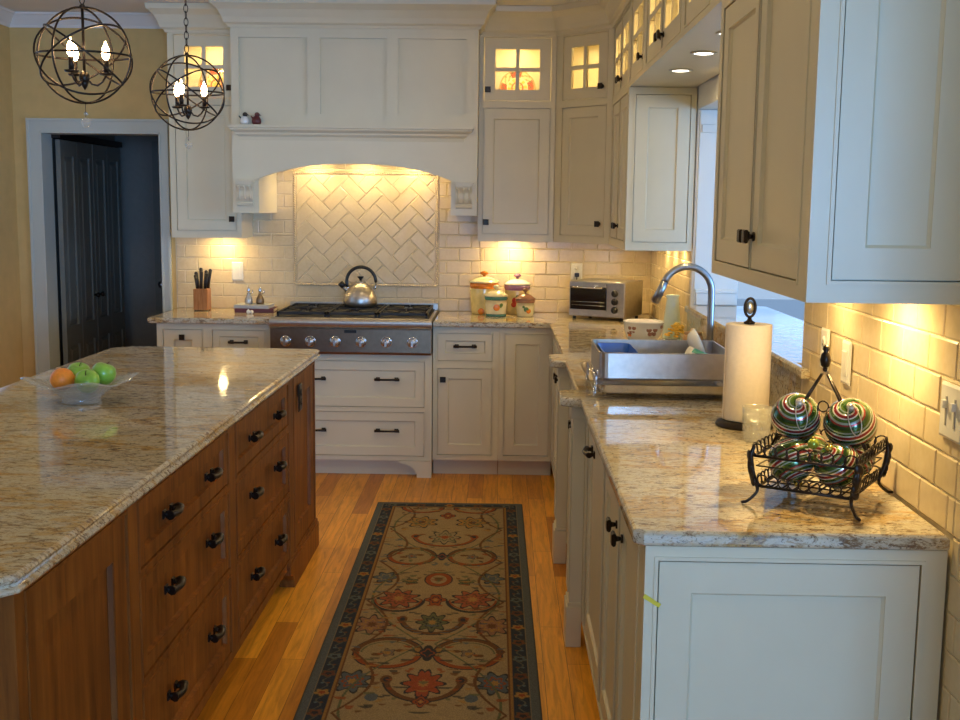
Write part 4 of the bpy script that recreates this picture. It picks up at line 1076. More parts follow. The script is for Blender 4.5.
# ================================================================== SMALL THINGS
# fruit bowl ----------------------------------------------------------
fb = (-1.375, 3.70, CT)
mb = MB(); seg = 48; L = []
def bowl_loop(r, z, wav): return [(r*(1+wav*math.cos(4*a)+wav*.35*math.cos(16*a))*math.cos(a+.4), r*(1+wav*math.cos(4*a)+wav*.35*math.cos(16*a))*math.sin(a+.4), z+wav*.10*math.cos(4*a)) for a in [2*PI*i/seg for i in range(seg)]]
prof = [(.058, .0005, 0), (.062, .004, 0), (.058, .012, 0), (.075, .030, .02), (.105, .052, .05), (.140, .068, .09), (.160, .074, .12), (.158, .079, .12), (.136, .074, .09), (.100, .058, .05), (.070, .036, .02), (.050, .020, 0)]
mb.loops([bowl_loop(*p) for p in prof], sm=True)
tag(mb.build('fruit_bowl', M['crystal'], loc=fb), 'clear cut-crystal bowl with wavy rim on the island', 'bowl')
def apple(loc, rot, label):
    t = thing('green_apple', label, 'apple', loc, 0, 'green apples in the crystal bowl', rot)
    mb = MB(); r = .040; mb.lathe([(r*a, r*b) for a, b in ((.02, -.78), (.25, -.88), (.55, -.80), (.85, -.45), (1, 0), (.98, .35), (.80, .72), (.50, .90), (.22, .88), (.05, .70), (.01, .66))], seg=24); mb.build('flesh', M['apple'], t)
    s = MB(); s.tube([(0,0,.026), (.002,0,.038), (.006,0,.046)], .0014, 6); s.build('stem', M['stem'], t)
fx, fy, fz = fb
apple((fx-.026, fy+.052, fz+.084), (.3, .2, 0), 'green apple at the back left of the crystal bowl')
apple((fx+.060, fy+.042, fz+.088), (-.2, .3, 0), 'green apple at the back right of the crystal bowl, highest one')
apple((fx+.036, fy-.040, fz+.074), (.5, -.3, .5), 'green apple at the front right beside the orange')
o = thing('orange', 'orange at the front left of the crystal bowl beside the apples', 'orange', (fx-.050, fy-.028, fz+.080))
mb = MB(); mb.ball((0,0,0), .039, sz=.95, seg=28, rings=18); mb.build('peel', M['orange'], o); mb = MB(); mb.lathe([(.001, .0365), (.004, .0375), (.001, .0385)], seg=8); mb.build('stem_end', M['leafg'], o)

# kettle ----------------------------------------------------------------
kt = thing('kettle', 'brushed steel whistling kettle with black arched handle on the rangetop', 'kettle', (-.845, 6.90, .958))
mb = MB(); mb.lathe([(.001, 0), (.088, 0), (.098, .008), (.103, .026), (.100, .055), (.088, .090), (.068, .118), (.044, .138), (.034, .144), (.001, .144)], seg=36); mb.build('body', M['steel'], kt)
mb = MB(); mb.lathe([(.033, .1445), (.028, .152), (.012, .157), (.001, .158)], seg=24); lid = mb.build('lid', M['steel'], kt)
mb = MB(); mb.lathe([(.006, .157), (.008, .164), (.020, .178), (.019, .182), (.001, .183)], seg=18); mb.build('lid_knob', M['black'], lid)
mb = MB(); mb.tube([(-.070, 0, .085), (-.088, 0, .105), (-.104, 0, .122)], .017, 14, r1=.013); sp = mb.build('spout', M['steel'], kt)
mb = MB(); mb.tube([(-.101, 0, .118), (-.124, 0, .142)], .0165, 14, r1=.019); mb.build('whistle', M['black'], sp)
mb = MB(); pts = circle((0.004, 0, .150), .088, (1,0,0), (0,0,1), 24, math.radians(-20), math.radians(200)); mb.tube(pts[2:], .010, 10, flat=.8); mb.build('handle', M['black'], kt)
mb = MB(); mb.tube([pts[2], (.090, 0, .110), (.070, 0, .104)], .006, 8); mb.tube([pts[-1], (-.078, 0, .112), (-.064, 0, .112)], .006, 8); mb.build('handle_bracket', M['chrome'], kt)

# canisters ---------------------------------------------------------------
def canister(loc, r, h, body, rim, knobm, label, motif, lidm, seg=28, foot=None):
    t = thing('canister', label, 'canister', loc, 0, 'painted ceramic canisters beside the range')
    mb = MB(); mb.lathe([(.001, 0), (r*.86, 0), (r*.90, .006), (r*.96, h*.25), (r, h*.6), (r*.97, h*.82)], seg=seg, m=0, cap=True); mb.lathe([(r*.97, h*.82), (r*1.03, h*.84), (r*1.06, h*.93), (r*1.02, h), (r*.9, h+.001)], seg=seg, m=1)
    if foot: mb.lathe([(r*.92, 0), (r*.96, .004), (r*.94, .014), (r*.90, .015)], seg=seg, m=2)
    mb.build('jar', [body, rim, foot or rim], t)
    mb = MB(); mb.lathe([(r*1.08, h+.001), (r*1.10, h+.006), (r*.95, h+.014), (r*.6, h+.030), (r*.25, h+.037), (.001, h+.038)], seg=seg); lid = mb.build('lid', lidm, t)
    mb = MB(); k = r*.16; mb.lathe([(k*.6, h+.036), (k*.7, h+.046), (k*1.8, h+.052), (k*1.9, h+.060), (k*.9, h+.068), (.001, h+.070)], seg=16); mb.build('knob', knobm, lid)
    if motif:
        # painted fruit on the jar front: flattened lobes just proud of the glaze
        mb = MB(); ms = []
        for (a, z, rr, mi) in motif:
            rad = r*.985; x, y = rad*math.sin(a), -rad*math.cos(a)
            R3 = Matrix.Rotation(a, 4, 'Z'); s0 = len(mb.v); mb.ball((0,0,0), rr, mi, 12, 8, sy=.15)
            mb.xf(Matrix.Translation((x, y, z)) @ R3, s0)
        mb.build('painted_fruit', [M['org_cer'], M['grape'], M['leafg'], M['red_cer']], t)
    return t
canister((-.100, 7.02, CT), .085, .190, M['yel_cer'], M['org_cer'], M['org_cer'], 'tall yellow ceramic canister with cream lid and orange knob, leftmost and largest', [(.55, .095, .022, 1), (.50, .075, .018, 1), (.62, .115, .012, 2), (.35, .1, .01, 1), (-.2, .02, .02, 0)], M['crm_cer'])
canister((-.025, 6.88, CT), .067, .118, M['crm_cer'], M['teal_cer'], M['crm_cer'], 'cream ceramic canister with teal rim and orange painted in front of the tall one', [(.05, .055, .020, 0), (.50, .070, .011, 2), (.42, .062, .009, 2)], M['crm_cer'], foot=M['teal_cer'])
canister((.103, 7.04, CT), .076, .178, M['yel_cer'], M['pur_cer'], M['pur_cer'], 'yellow ceramic canister with purple rim and white lid behind the brown one', [(-.15, .085, .022, 3), (-.3, .06, .016, 3), (0, .11, .010, 2)], M['porcelain'])
canister((.150, 6.88, CT), .056, .100, M['crm_cer'], M['brn_cer'], M['brn_cer'], 'small tan ceramic canister with brown lid, rightmost and smallest', [(.1, .045, .015, 2), (.35, .035, .015, 0), (-.2, .06, .008, 2)], M['brn_cer'])

# knife block --------------------------------------------------------------
kb = thing('knife_block', 'small wooden knife block with black-handled knives on the left back counter', 'knife block', (-1.827, 6.98, CT))
mb = MB(); mb.box(-.044, .044, -.045, .045, .004, .135); mb.build('block', M['knifewood'], kb, bevel=.004)
mb = MB()
for x in (-.036, .036):
    for y in (-.036, .036): mb.cyl((x, y, .0005), (x, y, .005), .006, seg=10)
mb.build('foot', M['black'], kb)
for i, (x, y, h, lean) in enumerate(((-.030, .020, .09, -.1), (-.010, .022, .115, 0), (.012, .020, .10, .1), (.032, .022, .108, .15), (-.024, -.018, .075, -.1), (-.002, -.018, .095, .05), (.024, -.018, .085, .12))):
    mb = MB(); mb.tube([(x, y, .135), (x+lean*.04, y, .135+h*.5), (x+lean*.1, y, .135+h)], .0095, 8, flat=.7, r1=.011); mb.ball((x+lean*.1, y, .135+h), .0115, seg=10, rings=6, sy=.7); mb.build('knife', M['knifeh'], kb)

# books with cruets -----------------------------------------------------------
def book(loc, w, d, h, rot, cover, label):
    t = thing('book', label, 'book', loc, rot)
    mb = MB(); mb.box(-w/2, w/2, -d/2, d/2, 0, .003); mb.box(-w/2, w/2, -d/2, d/2, h-.003, h); mb.box(-w/2, w/2, -d/2, -d/2+.003, 0, h); mb.build('cover', cover, t, bevel=.001)
    mb = MB(); mb.box(-w/2+.004, w/2-.004, -d/2+.003, d/2-.005, .003, h-.003); mb.build('pages', M['pages'], t)
book((-1.49, 6.955, CT+.0005), .235, .17, .024, .05, M['bookred'], 'maroon book lying at the bottom beside the range')
book((-1.50, 6.955, CT+.0252), .215, .16, .020, -.06, M['bookgrey'], 'grey book on top of the maroon book, under the silver cruets')
for x, lab in ((-1.535, 'silver cruet with pointed stopper standing on the books, left one'), (-1.465, 'darker silver cruet with pointed stopper standing on the books, right one')):
    c = thing('cruet', lab, 'cruet', (x, 6.95, CT+.0457), 0, 'cruets on the books')
    mb = MB(); mb.lathe([(.001, 0), (.022, 0), (.025, .012), (.024, .032), (.014, .052), (.009, .060), (.012, .066), (.001, .067)], seg=18); mb.build('bottle', M['sil_glass'] if x < -1.5 else M['steel_dark'], c)
    mb = MB(); mb.lathe([(.004, .067), (.008, .075), (.012, .084), (.005, .094), (.007, .099), (.001, .104)], seg=12); mb.tube([(.012, 0, .062), (.026, 0, .070), (.024, 0, .088)], .003, 6); mb.build('stopper', M['chrome'], c)
mb = MB(); mb.ball((0, 0, .012), .0125, seg=14, rings=10); mb.ball((.020, .002, .0115), .0115, seg=14, rings=10, m=0); mb.lathe([(.001, .022), (.006, .025), (.001, .030)], seg=10)
tag(mb.build('salt_cellar', M['porcelain'], loc=(-1.505, 6.80, CT)), 'tiny white rounded salt cellar in front of the books', 'salt cellar')

# figurines on the mantel shelf ------------------------------------------------
def bird(loc, body, head, label):
    t = thing('bird_figurine', label, 'figurine', loc)
    mb = MB(); mb.lathe([(.001, 0), (.022, 0), (.027, .012), (.026, .026), (.018, .040), (.010, .046), (.001, .048)], seg=16, squash=.85); mb.build('body', body, t)
    mb = MB(); mb.ball((0.004, -.002, .052), .0145, seg=14, rings=10); mb.tube([(.016, -.004, .052), (.028, -.006, .048)], .004, 6, r1=.001); mb.tube([(-.018, 0, .030), (-.032, .002, .046)], .006, 6, r1=.003); mb.build('head', head, t)
bird((-1.460, 6.575, 2.0125), M['porcelain'], M['black'], 'white bird figurine with black head on the hood shelf')
bird((-1.392, 6.575, 2.0125), M['birdred'], M['birdred'], 'dark red-brown bird figurine on the hood shelf')

# toaster oven ------------------------------------------------------------------
ta = math.atan2(-.155, .30)
to = thing('toaster_oven', 'steel toaster oven with dark glass door angled in the counter corner', 'toaster oven', (.405, 6.775, CT), ta)
w, d, h = .350, .300, .225
mb = MB(); mb.box(0, w, .008, d, .018, h); mb.build('body', M['steel'], to, bevel=.006)
mb = MB(); mb.box(.002, w-.002, 0, .010, .020, h-.004); mb.build('front_panel', M['steel'], to, bevel=.003)
mb = MB(); mb.box(.012, .240, -.010, 0, .052, h-.012); dr = mb.build('door', M['ovenglass'], to, bevel=.002)
mb = MB(); mb.box(.012, .240, -.013, -.010, h-.030, h-.012); mb.box(.012, .240, -.013, -.010, .052, .060); mb.build('door_frame', M['steel'], dr)
mb = MB(); mb.tube([(.030, -.032, h-.035), (.225, -.032, h-.035)], .006, 10); mb.cyl((.04, -.012, h-.035), (.04, -.032, h-.035), .004); mb.cyl((.215, -.012, h-.035), (.215, -.032, h-.035), .004); mb.build('handle', M['chrome'], dr)
mb = MB(); mb.box(.165, .190, -.0142, -.013, h-.028, h-.017); mb.build('label', M['whitepl'], dr)
mb = MB()
for z in (.085, .105): mb.cyl((.022, -.0108, z), (.230, -.0108, z), .0016, seg=6)
mb.build('rack', M['chrome'], dr)
for z in (.160, .112, .064):
    mb = MB(); mb.lathe([(.021, 0), (.021, .006), (.016, .018), (.001, .019)], seg=18, R=Matrix.Rotation(PI/2, 3, 'X')); mb.box(-.003, .003, -.023, -.017, -.014, .014); mb.build('knob', M['black'], to, loc=(.290, 0, z))
for x in (.025, w-.025):
    for y in (.03, d-.03): mb = MB(); mb.cyl((x, y, 0.0003), (x, y, .02), .011, seg=12); mb.build('foot', M['black'], to)

# wall plates ---------------------------------------------------------------------
def wallplate(name, label, cat, loc, rot, w=.072, h=.115, kind='rocker', mat=None, gang=1):
    t = thing(name, label, cat, loc, rot); mat = mat or M['whitepl']
    mb = MB(); W2 = w*gang*(.82 if gang > 1 else 1)
    mb.loops([[(-W2/2, 0, -h/2), (W2/2, 0, -h/2), (W2/2, 0, h/2), (-W2/2, 0, h/2)], [(-W2/2, -.003, -h/2), (W2/2, -.003, -h/2), (W2/2, -.003, h/2), (-W2/2, -.003, h/2)], [(-W2/2+.006, -.006, -h/2+.006), (W2/2-.006, -.006, -h/2+.006), (W2/2-.006, -.006, h/2-.006), (-W2/2+.006, -.006, h/2-.006)]]); mb.build('plate', mat, t)
    for g in range(gang):
        cx = (g-(gang-1)/2)*.046
        if kind == 'rocker':
            mb = MB(); mb.box(cx-.0165, cx+.0165, -.0072, -.006, -.034, .034); mb.loops([[(cx-.014, -.0072, z) for z in (-.031,)]+[(cx+.014, -.0072, -.031), (cx+.014, -.0072, .031), (cx-.014, -.0072, .031)], [(cx-.014, -.0078, -.031), (cx+.014, -.0078, -.031), (cx+.014, -.0115, .031), (cx-.014, -.0115, .031)]]); mb.build('rocker', mat, t)
        elif kind == 'dimmer':
            mb = MB(); mb.box(cx-.003, cx+.003, -.0075, -.0058, -.030, .030, 1); mb.box(cx-.006, cx+.006, -.016, -.0058, .006, .022, 0); mb.build('slider', [mat, M['black'] if mat is not M['whitepl'] else plain('grey_slot', (.35,.33,.3), .5)], t)
        else:
            for z in (-.020, .020):
                mb = MB(); mb.lathe([(.001, .006), (.0155, .006), (.015, .0085), (.001, .0085)], seg=20, R=Matrix.Rotation(PI/2, 3, 'X'))
                mb.box(-.0065, -.0045, -.0088, -.008, -.002, .007, 1); mb.box(.0045, .0065, -.0088, -.008, -.002, .006, 1); mb.ball((0, -.0086, -.007), .0022, 1, 8, 5); mb.build('socket', [mat, M['black']], t, loc=(cx, 0, z))
    return t
wallplate('light_switch', 'white rocker light switch on the tile between the knife block and range', 'light switch', (-1.643, YB-.0112, 1.148), 0)
wallplate('wall_outlet', 'white outlet above the toaster oven with a black plug in it', 'outlet', (.471, YB-.0112, 1.172), 0, kind='outlet', h=.105)
pl = thing('power_cord', 'black plug and cord of the toaster oven in the white outlet', 'power cord', (.471, YB-.022, 1.152))
mb = MB(); mb.box(-.014, .014, -.024, .0015, -.012, .012); mb.build('plug', M['black'], pl, bevel=.003)
mb = MB(); mb.tube([(0, -.018, -.010), (0, -.020, -.04), (.03, -.024, -.09), (.07, -.030, -.16), (.12, -.036, -.2), (.145, -.05, -.215)], .0035, 8); mb.build('cord', M['black'], pl)
wallplate('wall_outlet', 'white outlet plate on the side tile just behind the finial of the basket', 'outlet', (XR-.0112, 3.245, 1.180), -PI/2, kind='outlet')
wallplate('light_switch', 'single white dimmer switch on the side tile above the ornament basket', 'light switch', (XR-.0112, 3.040, 1.168), -PI/2, kind='rocker')
wallplate('light_switch', 'double white slider switch plate at the right picture edge', 'light switch', (XR-.0112, 2.315, 1.165), -PI/2, kind='dimmer', gang=2)
wallplate('island_outlet', 'dark outlet plate on the far end panel of the island', 'outlet', (IXF+.028, 4.735, .765), PI/2-.008, kind='outlet', mat=M['bronze'])

# paper towel ------------------------------------------------------------------------
pt = thing('paper_towel_holder', 'paper towel roll on a dark stand with oval finial beside the sink', 'paper towel holder', (.752, 3.455, CT))
mb = MB(); mb.lathe([(.001, .0003), (.088, .0003), (.090, .006), (.086, .016), (.070, .020), (.001, .020)], seg=36); mb.build('base', M['bronze'], pt)
mb = MB(); mb.cyl((0,0,.018), (0,0,.332), .006, seg=12); mb.lathe([(.016, .3135), (.018, .318), (.008, .324), (.006, .330)], seg=16); mb.build('pole', M['bronze'], pt)
mb = MB(); mb.tube([(.016*math.cos(a), 0, .362+.028*math.sin(a)) for a in np.linspace(0, 2*PI, 25)[:-1]], .0042, 8, closed=True); mb.ball((0,0,.362), .013, 1, 14, 10, sz=1.5, sy=.5); mb.build('finial', [M['bronze'], M['nickel']], pt)
mb = MB(); mb.lathe([(.020, .0215), (.066, .0215), (.068, .024), (.068, .311), (.066, .313), (.020, .313), (.020, .0215)], seg=48, cap=False)
s = []; 
mb.loops([[(.0680*math.cos(a), .0680*math.sin(a), z) for a in np.linspace(2.7, 3.2, 6)]+[(-.0700, -.012, z), (-.0712, -.014, z)]+[(.0700*math.cos(a), .0700*math.sin(a), z) for a in np.linspace(3.2, 2.7, 6)] for z in (.0225, .311)], cap=True)
mb.build('paper_roll', M['paper'], pt)

# dish drainer -----------------------------------------------------------------------
dd = thing('dish_rack', 'stainless steel dish rack box on wire legs beside the sink', 'dish rack', (.575, 4.12, CT))
x0, x1, y0, y1, z0, z1 = -.230, .230, -.200, .200, .066, .158
mb = MB(); rr = .03
def rrect(x0, x1, y0, y1, r, z, n=5):
    pts = []
    for cx, cy, a0 in ((x1-r, y1-r, 0), (x0+r, y1-r, PI/2), (x0+r, y0+r, PI), (x1-r, y0+r, 1.5*PI)):
        for k in range(n): a = a0+PI/2*k/(n-1); pts.append((cx+r*math.cos(a), cy+r*math.sin(a), z))
    return pts
mb.loops([rrect(x0+.006, x1-.006, y0+.006, y1-.006, .025, z0), rrect(x0, x1, y0, y1, rr, z0+.006), rrect(x0, x1, y0, y1, rr, z1), rrect(x0-.003, x1+.003, y0-.003, y1+.003, rr, z1+.003), rrect(x0+.003, x1-.003, y0+.003, y1-.003, .027, z1+.003), rrect(x0+.004, x1-.004, y0+.004, y1-.004, .026, z0+.008)])
mb.build('basin', M['steel'], dd)
mb = MB(); mb.loops([rrect(x0+.02, x1+.005, y0-.005, y1-.01, .03, .018), rrect(x0+.004, x1+.015, y0-.016, y1, .03, .024), rrect(x0+.000, x1+.018, y0-.02, y1+.004, .03, .050), rrect(x0-.006, x1+.024, y0-.026, y1+.01, .03, .052), rrect(x0+.006, x1+.012, y0-.014, y1-.002, .03, .050), rrect(x0+.012, x1+.008, y0-.008, y1-.004, .03, .036)])
mb.build('drip_tray', plain('pale_steel', (.66, .62, .56), .22, 1.0), dd)
for sx in (-1, 1):
    mb = MB(); X0 = sx*.238
    for ya in (-.20, -.155, .155, .20): mb.tube([(X0+sx*.006, ya, .0022), (X0+sx*.004, ya, .03), (X0, ya, .075)], .0026, 6)
    for ya in (-.1775, .1775):
        mb.tube([(X0+sx*.006, ya+.0225*math.cos(a), .024+.0215*math.sin(a)) for a in np.linspace(PI, 2*PI, 9)], .0026, 6)
        mb.tube([(X0+sx*.004, ya+.012*math.cos(a), .058+.017*math.sin(a)) for a in np.linspace(0, 2*PI, 13)[:-1]], .0022, 6, closed=True)
    mb.tube([(X0+sx*.002, -.21, .074), (X0+sx*.002, .21, .074)], .003, 6); mb.tube([(X0+sx*.004, -.205, .022), (X0+sx*.004, .205, .022)], .0022, 6)
    mb.tube([(X0, -.20, .074), (X0*.99, -.20, .1)], .0025, 6)
    mb.build('leg', M['chrome'], dd)
# what is in it
t = thing('plastic_tub', 'blue plastic tub lying in the left end of the dish rack', 'tub', (.425, 4.13, CT+.0760))
mb = MB(); mb.loops([rrect(-.05, .05, -.13, .13, .02, 0), rrect(-.062, .062, -.145, .145, .02, .075), rrect(-.060, .060, -.143, .143, .02, .077), rrect(-.048, .048, -.128, .128, .02, .006)]); mb.build('shell', M['blue'], t)
mb = MB(); mb.lathe([(.001, 0), (.03, 0), (.055, .012), (.068, .040), (.066, .042), (.05, .014), (.001, .006)], seg=28, R=Matrix.Rotation(math.radians(68), 3, 'Y'))
tag(mb.build('dish_bowl', M['porcelain'], loc=(.700, 4.20, CT+.1410)), 'white bowl propped upright inside the dish rack', 'bowl')
t = thing('plastic_cup', 'white cup with a green label at the right of the dish rack', 'cup', (.745, 4.02, CT+.112), euler=None)
mb = MB(); mb.lathe([(.001, 0), (.030, 0), (.040, .09), (.038, .09), (.028, .003), (.001, .003)], seg=24, R=Matrix.Rotation(math.radians(78), 3, 'Y') ); mb.xf(Matrix.Rotation(math.radians(150), 4, 'Z')); mb.build('cup_wall', M['porcelain'], t)
mb = MB(); mb.lathe([(.0325, .02), (.0385, .07)], seg=24, cap=False, R=Matrix.Rotation(math.radians(78), 3, 'Y')); mb.f = mb.f[9:12]; mb.mi = mb.mi[9:12]; mb.sm = mb.sm[9:12]; mb.xf(Matrix.Rotation(math.radians(150), 4, 'Z')); mb.build('label', M['green_l'], t)
# sink and faucet
mb = MB(); mb.loops([rrect(.34, .80, 4.33, 4.86, .04, CT+.0006), rrect(.345, .795, 4.335, 4.855, .04, CT+.0016), rrect(.355, .785, 4.345, 4.845, .035, CT+.0012), rrect(.36, .78, 4.35, 4.84, .035, CT+.0002)], cap=False)
mb.face([len(mb.v)-20+i for i in range(20)])
tag(mb.build('sink', M['steel_dark'], loc=(.57, 4.6, CT), world=True), 'stainless steel sink set into the granite behind the dish rack', 'sink')
fc = thing('faucet', 'tall satin nickel gooseneck faucet rising behind the dish rack', 'faucet', (.845, 4.60, CT))
mb = MB(); mb.lathe([(.001, .0003), (.028, .0003), (.028, .008), (.020, .014), (.019, .060), (.016, .066)], seg=20); mb.build('base', M['nickel'], fc)
pts = [(0,0,.06), (0,0,.20), (0,0,.30)]+[(-.098+.098*math.cos(a), 0, .325+.100*math.sin(a)) for a in np.linspace(.15, PI-.35, 16)]
mb = MB(); mb.tube(pts, .0140, 14); mb.build('spout', M['nickel'], fc)
e = Vector(pts[-1]); q = Vector(pts[-2]); dirn = (e-q).normalized()
mb = MB(); mb.tube([e-dirn*.004, e+dirn*.03, e+dirn*.085], .0145, 14, r1=.018); mb.cyl(e+dirn*.084, e+dirn*.088, .014, m=0); mb.build('spray_head', M['nickel'], fc)
mb = MB(); mb.tube([(0, -.018, .04), (0, -.05, .055), (0, -.085, .09)], .006, 10, r1=.005); mb.build('handle', M['nickel'], fc)
sd = thing('soap_dispenser', 'small white and chrome soap pump left of the faucet', 'soap dispenser', (.835, 4.72, CT))
mb = MB(); mb.lathe([(.001, .0003), (.020, .0003), (.022, .004), (.016, .010), (.014, .06), (.010, .066)], seg=16); mb.build('body', M['whitepl'], sd)
mb = MB(); mb.cyl((0,0,.066), (0,0,.088), .004); mb.tube([(0,0,.088), (-.015,0,.092), (-.040,0,.086)], .006, 8, r1=.0045); mb.build('pump', M['chrome'], sd)

# bowl with painted butterflies -------------------------------------------------------
bw = thing('serving_bowl', 'white porcelain serving bowl with butterfly motif behind the dish rack', 'bowl', (.705, 5.62, CT))
R_ = .098
mb = MB(); mb.lathe([(.001, 0.0003), (R_*.66, .0003), (R_*.70, .006), (R_*.86, .030), (R_*.97, .062), (R_*1.0, .098), (R_*1.04, .103), (R_*1.0, .106), (R_*.95, .098), (R_*.80, .03), (R_*.55, .012), (.001, .010)], seg=44); mb.build('shell', M['porcelain'], bw)
mb = MB()
for a, z, k, mi in ((-.75, .070, 1.3, 0), (.35, .062, 1.7, 0), (-.95, .045, .9, 1), (1.1, .075, 1.2, 1)):
    for dx, dz, rr in ((-.010, .006, .009), (.010, .006, .009), (-.007, -.007, .007), (.007, -.007, .007), (0, 0, .004)):
        s0 = len(mb.v); mb.ball((0,0,0), rr*k, mi if rr < .009 else 0, 10, 6, sy=.12); aa = a+dx*k/R_
        rz = R_*(.90+.08*(z+dz-.03)/.05); mb.xf(Matrix.Translation((rz*math.sin(aa), -rz*math.cos(aa), z+dz*k)) @ Matrix.Rotation(aa, 4, 'Z'), s0)
mb.build('butterfly_motif', [M['brn_cer'], M['org_cer']], bw)
# cloth in it
mb = MB(); rng = random.Random(4)
L = []
for j in range(7):
    r = R_*.86*(1-j/6)+.001; L.append([(r*math.cos(a)*(1+.05*math.sin(5*a)), r*math.sin(a), .093+.020*(1-(r/(R_*.86))**2)+.003*math.sin(4*a+j)) for a in [2*PI*i/28 for i in range(28)]])
mb.loops(L, sm=True); 
tag(mb.build('folded_cloth', M['paper'], loc=(.705, 5.62, CT)), 'pale crumpled cloth lying inside the butterfly bowl', 'cloth')
# yellow flowers in a pot
fp = thing('potted_flowers', 'small pot of yellow flowers with green leaves between bowl and faucet', 'potted flower', (.822, 5.30, CT))
mb = MB(); mb.lathe([(.001, 0.0003), (.026, .0003), (.034, .035), (.037, .037), (.037, .045), (.032, .045), (.030, .038), (.001, .038)], seg=24); mb.build('pot', M['terracotta'], fp)
mb = MB(); rng = random.Random(9)
for i in range(44):
    a = rng.uniform(0, 2*PI); r = rng.uniform(.004, .050); z = .062+.060*(1-(r/.054)**2)*rng.uniform(.6, 1.1)
    c = (r*math.cos(a), r*math.sin(a), z)
    for k in range(6):
        b = k*PI/3+rng.random(); s0 = len(mb.v); mb.ball((0,0,0), .0072, 0, 8, 5, sz=.45); mb.xf(Matrix.Translation((c[0]+.006*math.cos(b), c[1]+.006*math.sin(b), c[2])) @ Matrix.Rotation(.5, 4, 'X'), s0)
    mb.ball(c, .0045, 1, 8, 5)
mb.build('blooms', [M['yelflower'], M['brn_cer']], fp)
mb = MB()
for i in range(22):
    a = rng.uniform(0, 2*PI); r = rng.uniform(.03, .052); z = rng.uniform(.02, .055); s0 = len(mb.v)
    mb.loops([[(0,0,0), (.0, 0, .0005)], [(.008, -.006, .002), (.008, .006, .002)], [(.018, -.007, .003), (.018, .007, .003)], [(.030, 0, .001), (.030, .0005, .001)]], closed=False, cap=False)
    mb.xf(Matrix.Translation((r*.7*math.cos(a), r*.7*math.sin(a), z)) @ Matrix.Rotation(a, 4, 'Z') @ Matrix.Rotation(rng.uniform(-.4, .4), 4, 'Y'), s0)
mb.build('leaves', M['leaf'], fp)
# pale vase and tan jar by the ledge
mb = MB(); mb.lathe([(.001, .0003), (.044, .0003), (.047, .01), (.043, .09), (.034, .17), (.030, .205), (.034, .222), (.030, .222), (.026, .205), (.001, .2)], seg=28)
tag(mb.build('vase', M['frost'], loc=(.868, 5.78, CT)), 'tall pale aqua vase on the counter below the far window jamb', 'vase')
cj = thing('storage_jar', 'tan storage jar with a lid on the counter behind the faucet', 'jar', (.868, 5.14, CT))
mb = MB(); mb.lathe([(.001, .0003), (.040, .0003), (.043, .01), (.043, .085), (.036, .095)], seg=24); mb.build('jar', M['terracotta'], cj)
mb = MB(); mb.lathe([(.038, .0955), (.040, .104), (.012, .110), (.010, .120), (.001, .122)], seg=24); mb.build('lid', M['terracotta'], cj)

# wire basket and ornaments ----------------------------------------------------------------
ba = math.atan2(-.52, .85); bc = (.735, 2.575, CT)
bk = thing('wire_basket', 'black scrolled wire basket with tall handle holding striped ornaments', 'basket', bc, ba)
IR = M['bronze']; a1, b1 = .102, .118; a2, b2 = .112, .128; zb, zt = .040, .110
def rect(a, b, z): return [(-a, -b, z), (a, -b, z), (a, b, z), (-a, b, z)]
mb = MB(); mb.tube(rect(a1, b1, zb)+[], .0032, 8, closed=True); 
for i in range(1, 8): x = -a1+2*a1*i/8; mb.tube([(x, -b1, zb), (x, b1, zb)], .002, 6)
for i in range(1, 4): y = -b1+2*b1*i/4; mb.tube([(-a1, y, zb-.001), (a1, y, zb-.001)], .002, 6)
mb.build('bottom_grid', IR, bk)
mb = MB(); mb.tube(rect(a2, b2, zt), .0032, 8, closed=True); mb.tube(rect((a1+a2)/2, (b1+b2)/2, (zb+zt)/2+.012), .0018, 6, closed=True); mb.build('rim', IR, bk)
def scrolls(p0, p1, q0, q1, n, low):
    """row of rings; p: bottom ends, q: top ends"""
    p0, p1, q0, q1 = map(Vector, (p0, p1, q0, q1)); u = (p1-p0).normalized()
    for i in range(n):
        t = (i+.5)/n; b = p0.lerp(p1, t); tp = q0.lerp(q1, t); up = (tp-b)
        if low:
            c = b+up*.20; R0 = up.length*.18; mb.tube(circle(c, R0, u, up.normalized(), 14), .0018, 6, closed=True); continue
        if False:
            c = b+up*.20; R0 = up.length*.18; mb.tube(circle(c, R0, u, up.normalized(), 14), .0018, 6, closed=True)
        c = tp+up.normalized()*.014; mb.tube(circle(c, .0145, u, up.normalized(), 14), .0019, 6, closed=True)
bl, tl = rect(a1, b1, zb), rect(a2, b2, zt)
for i in range(4):
    for low in (True, False):
        mb = MB(); scrolls(bl[i], bl[(i+1) % 4], tl[i], tl[(i+1) % 4], 9 if i % 2 == 0 else 10, low); mb.build('scrollwork', IR, bk)
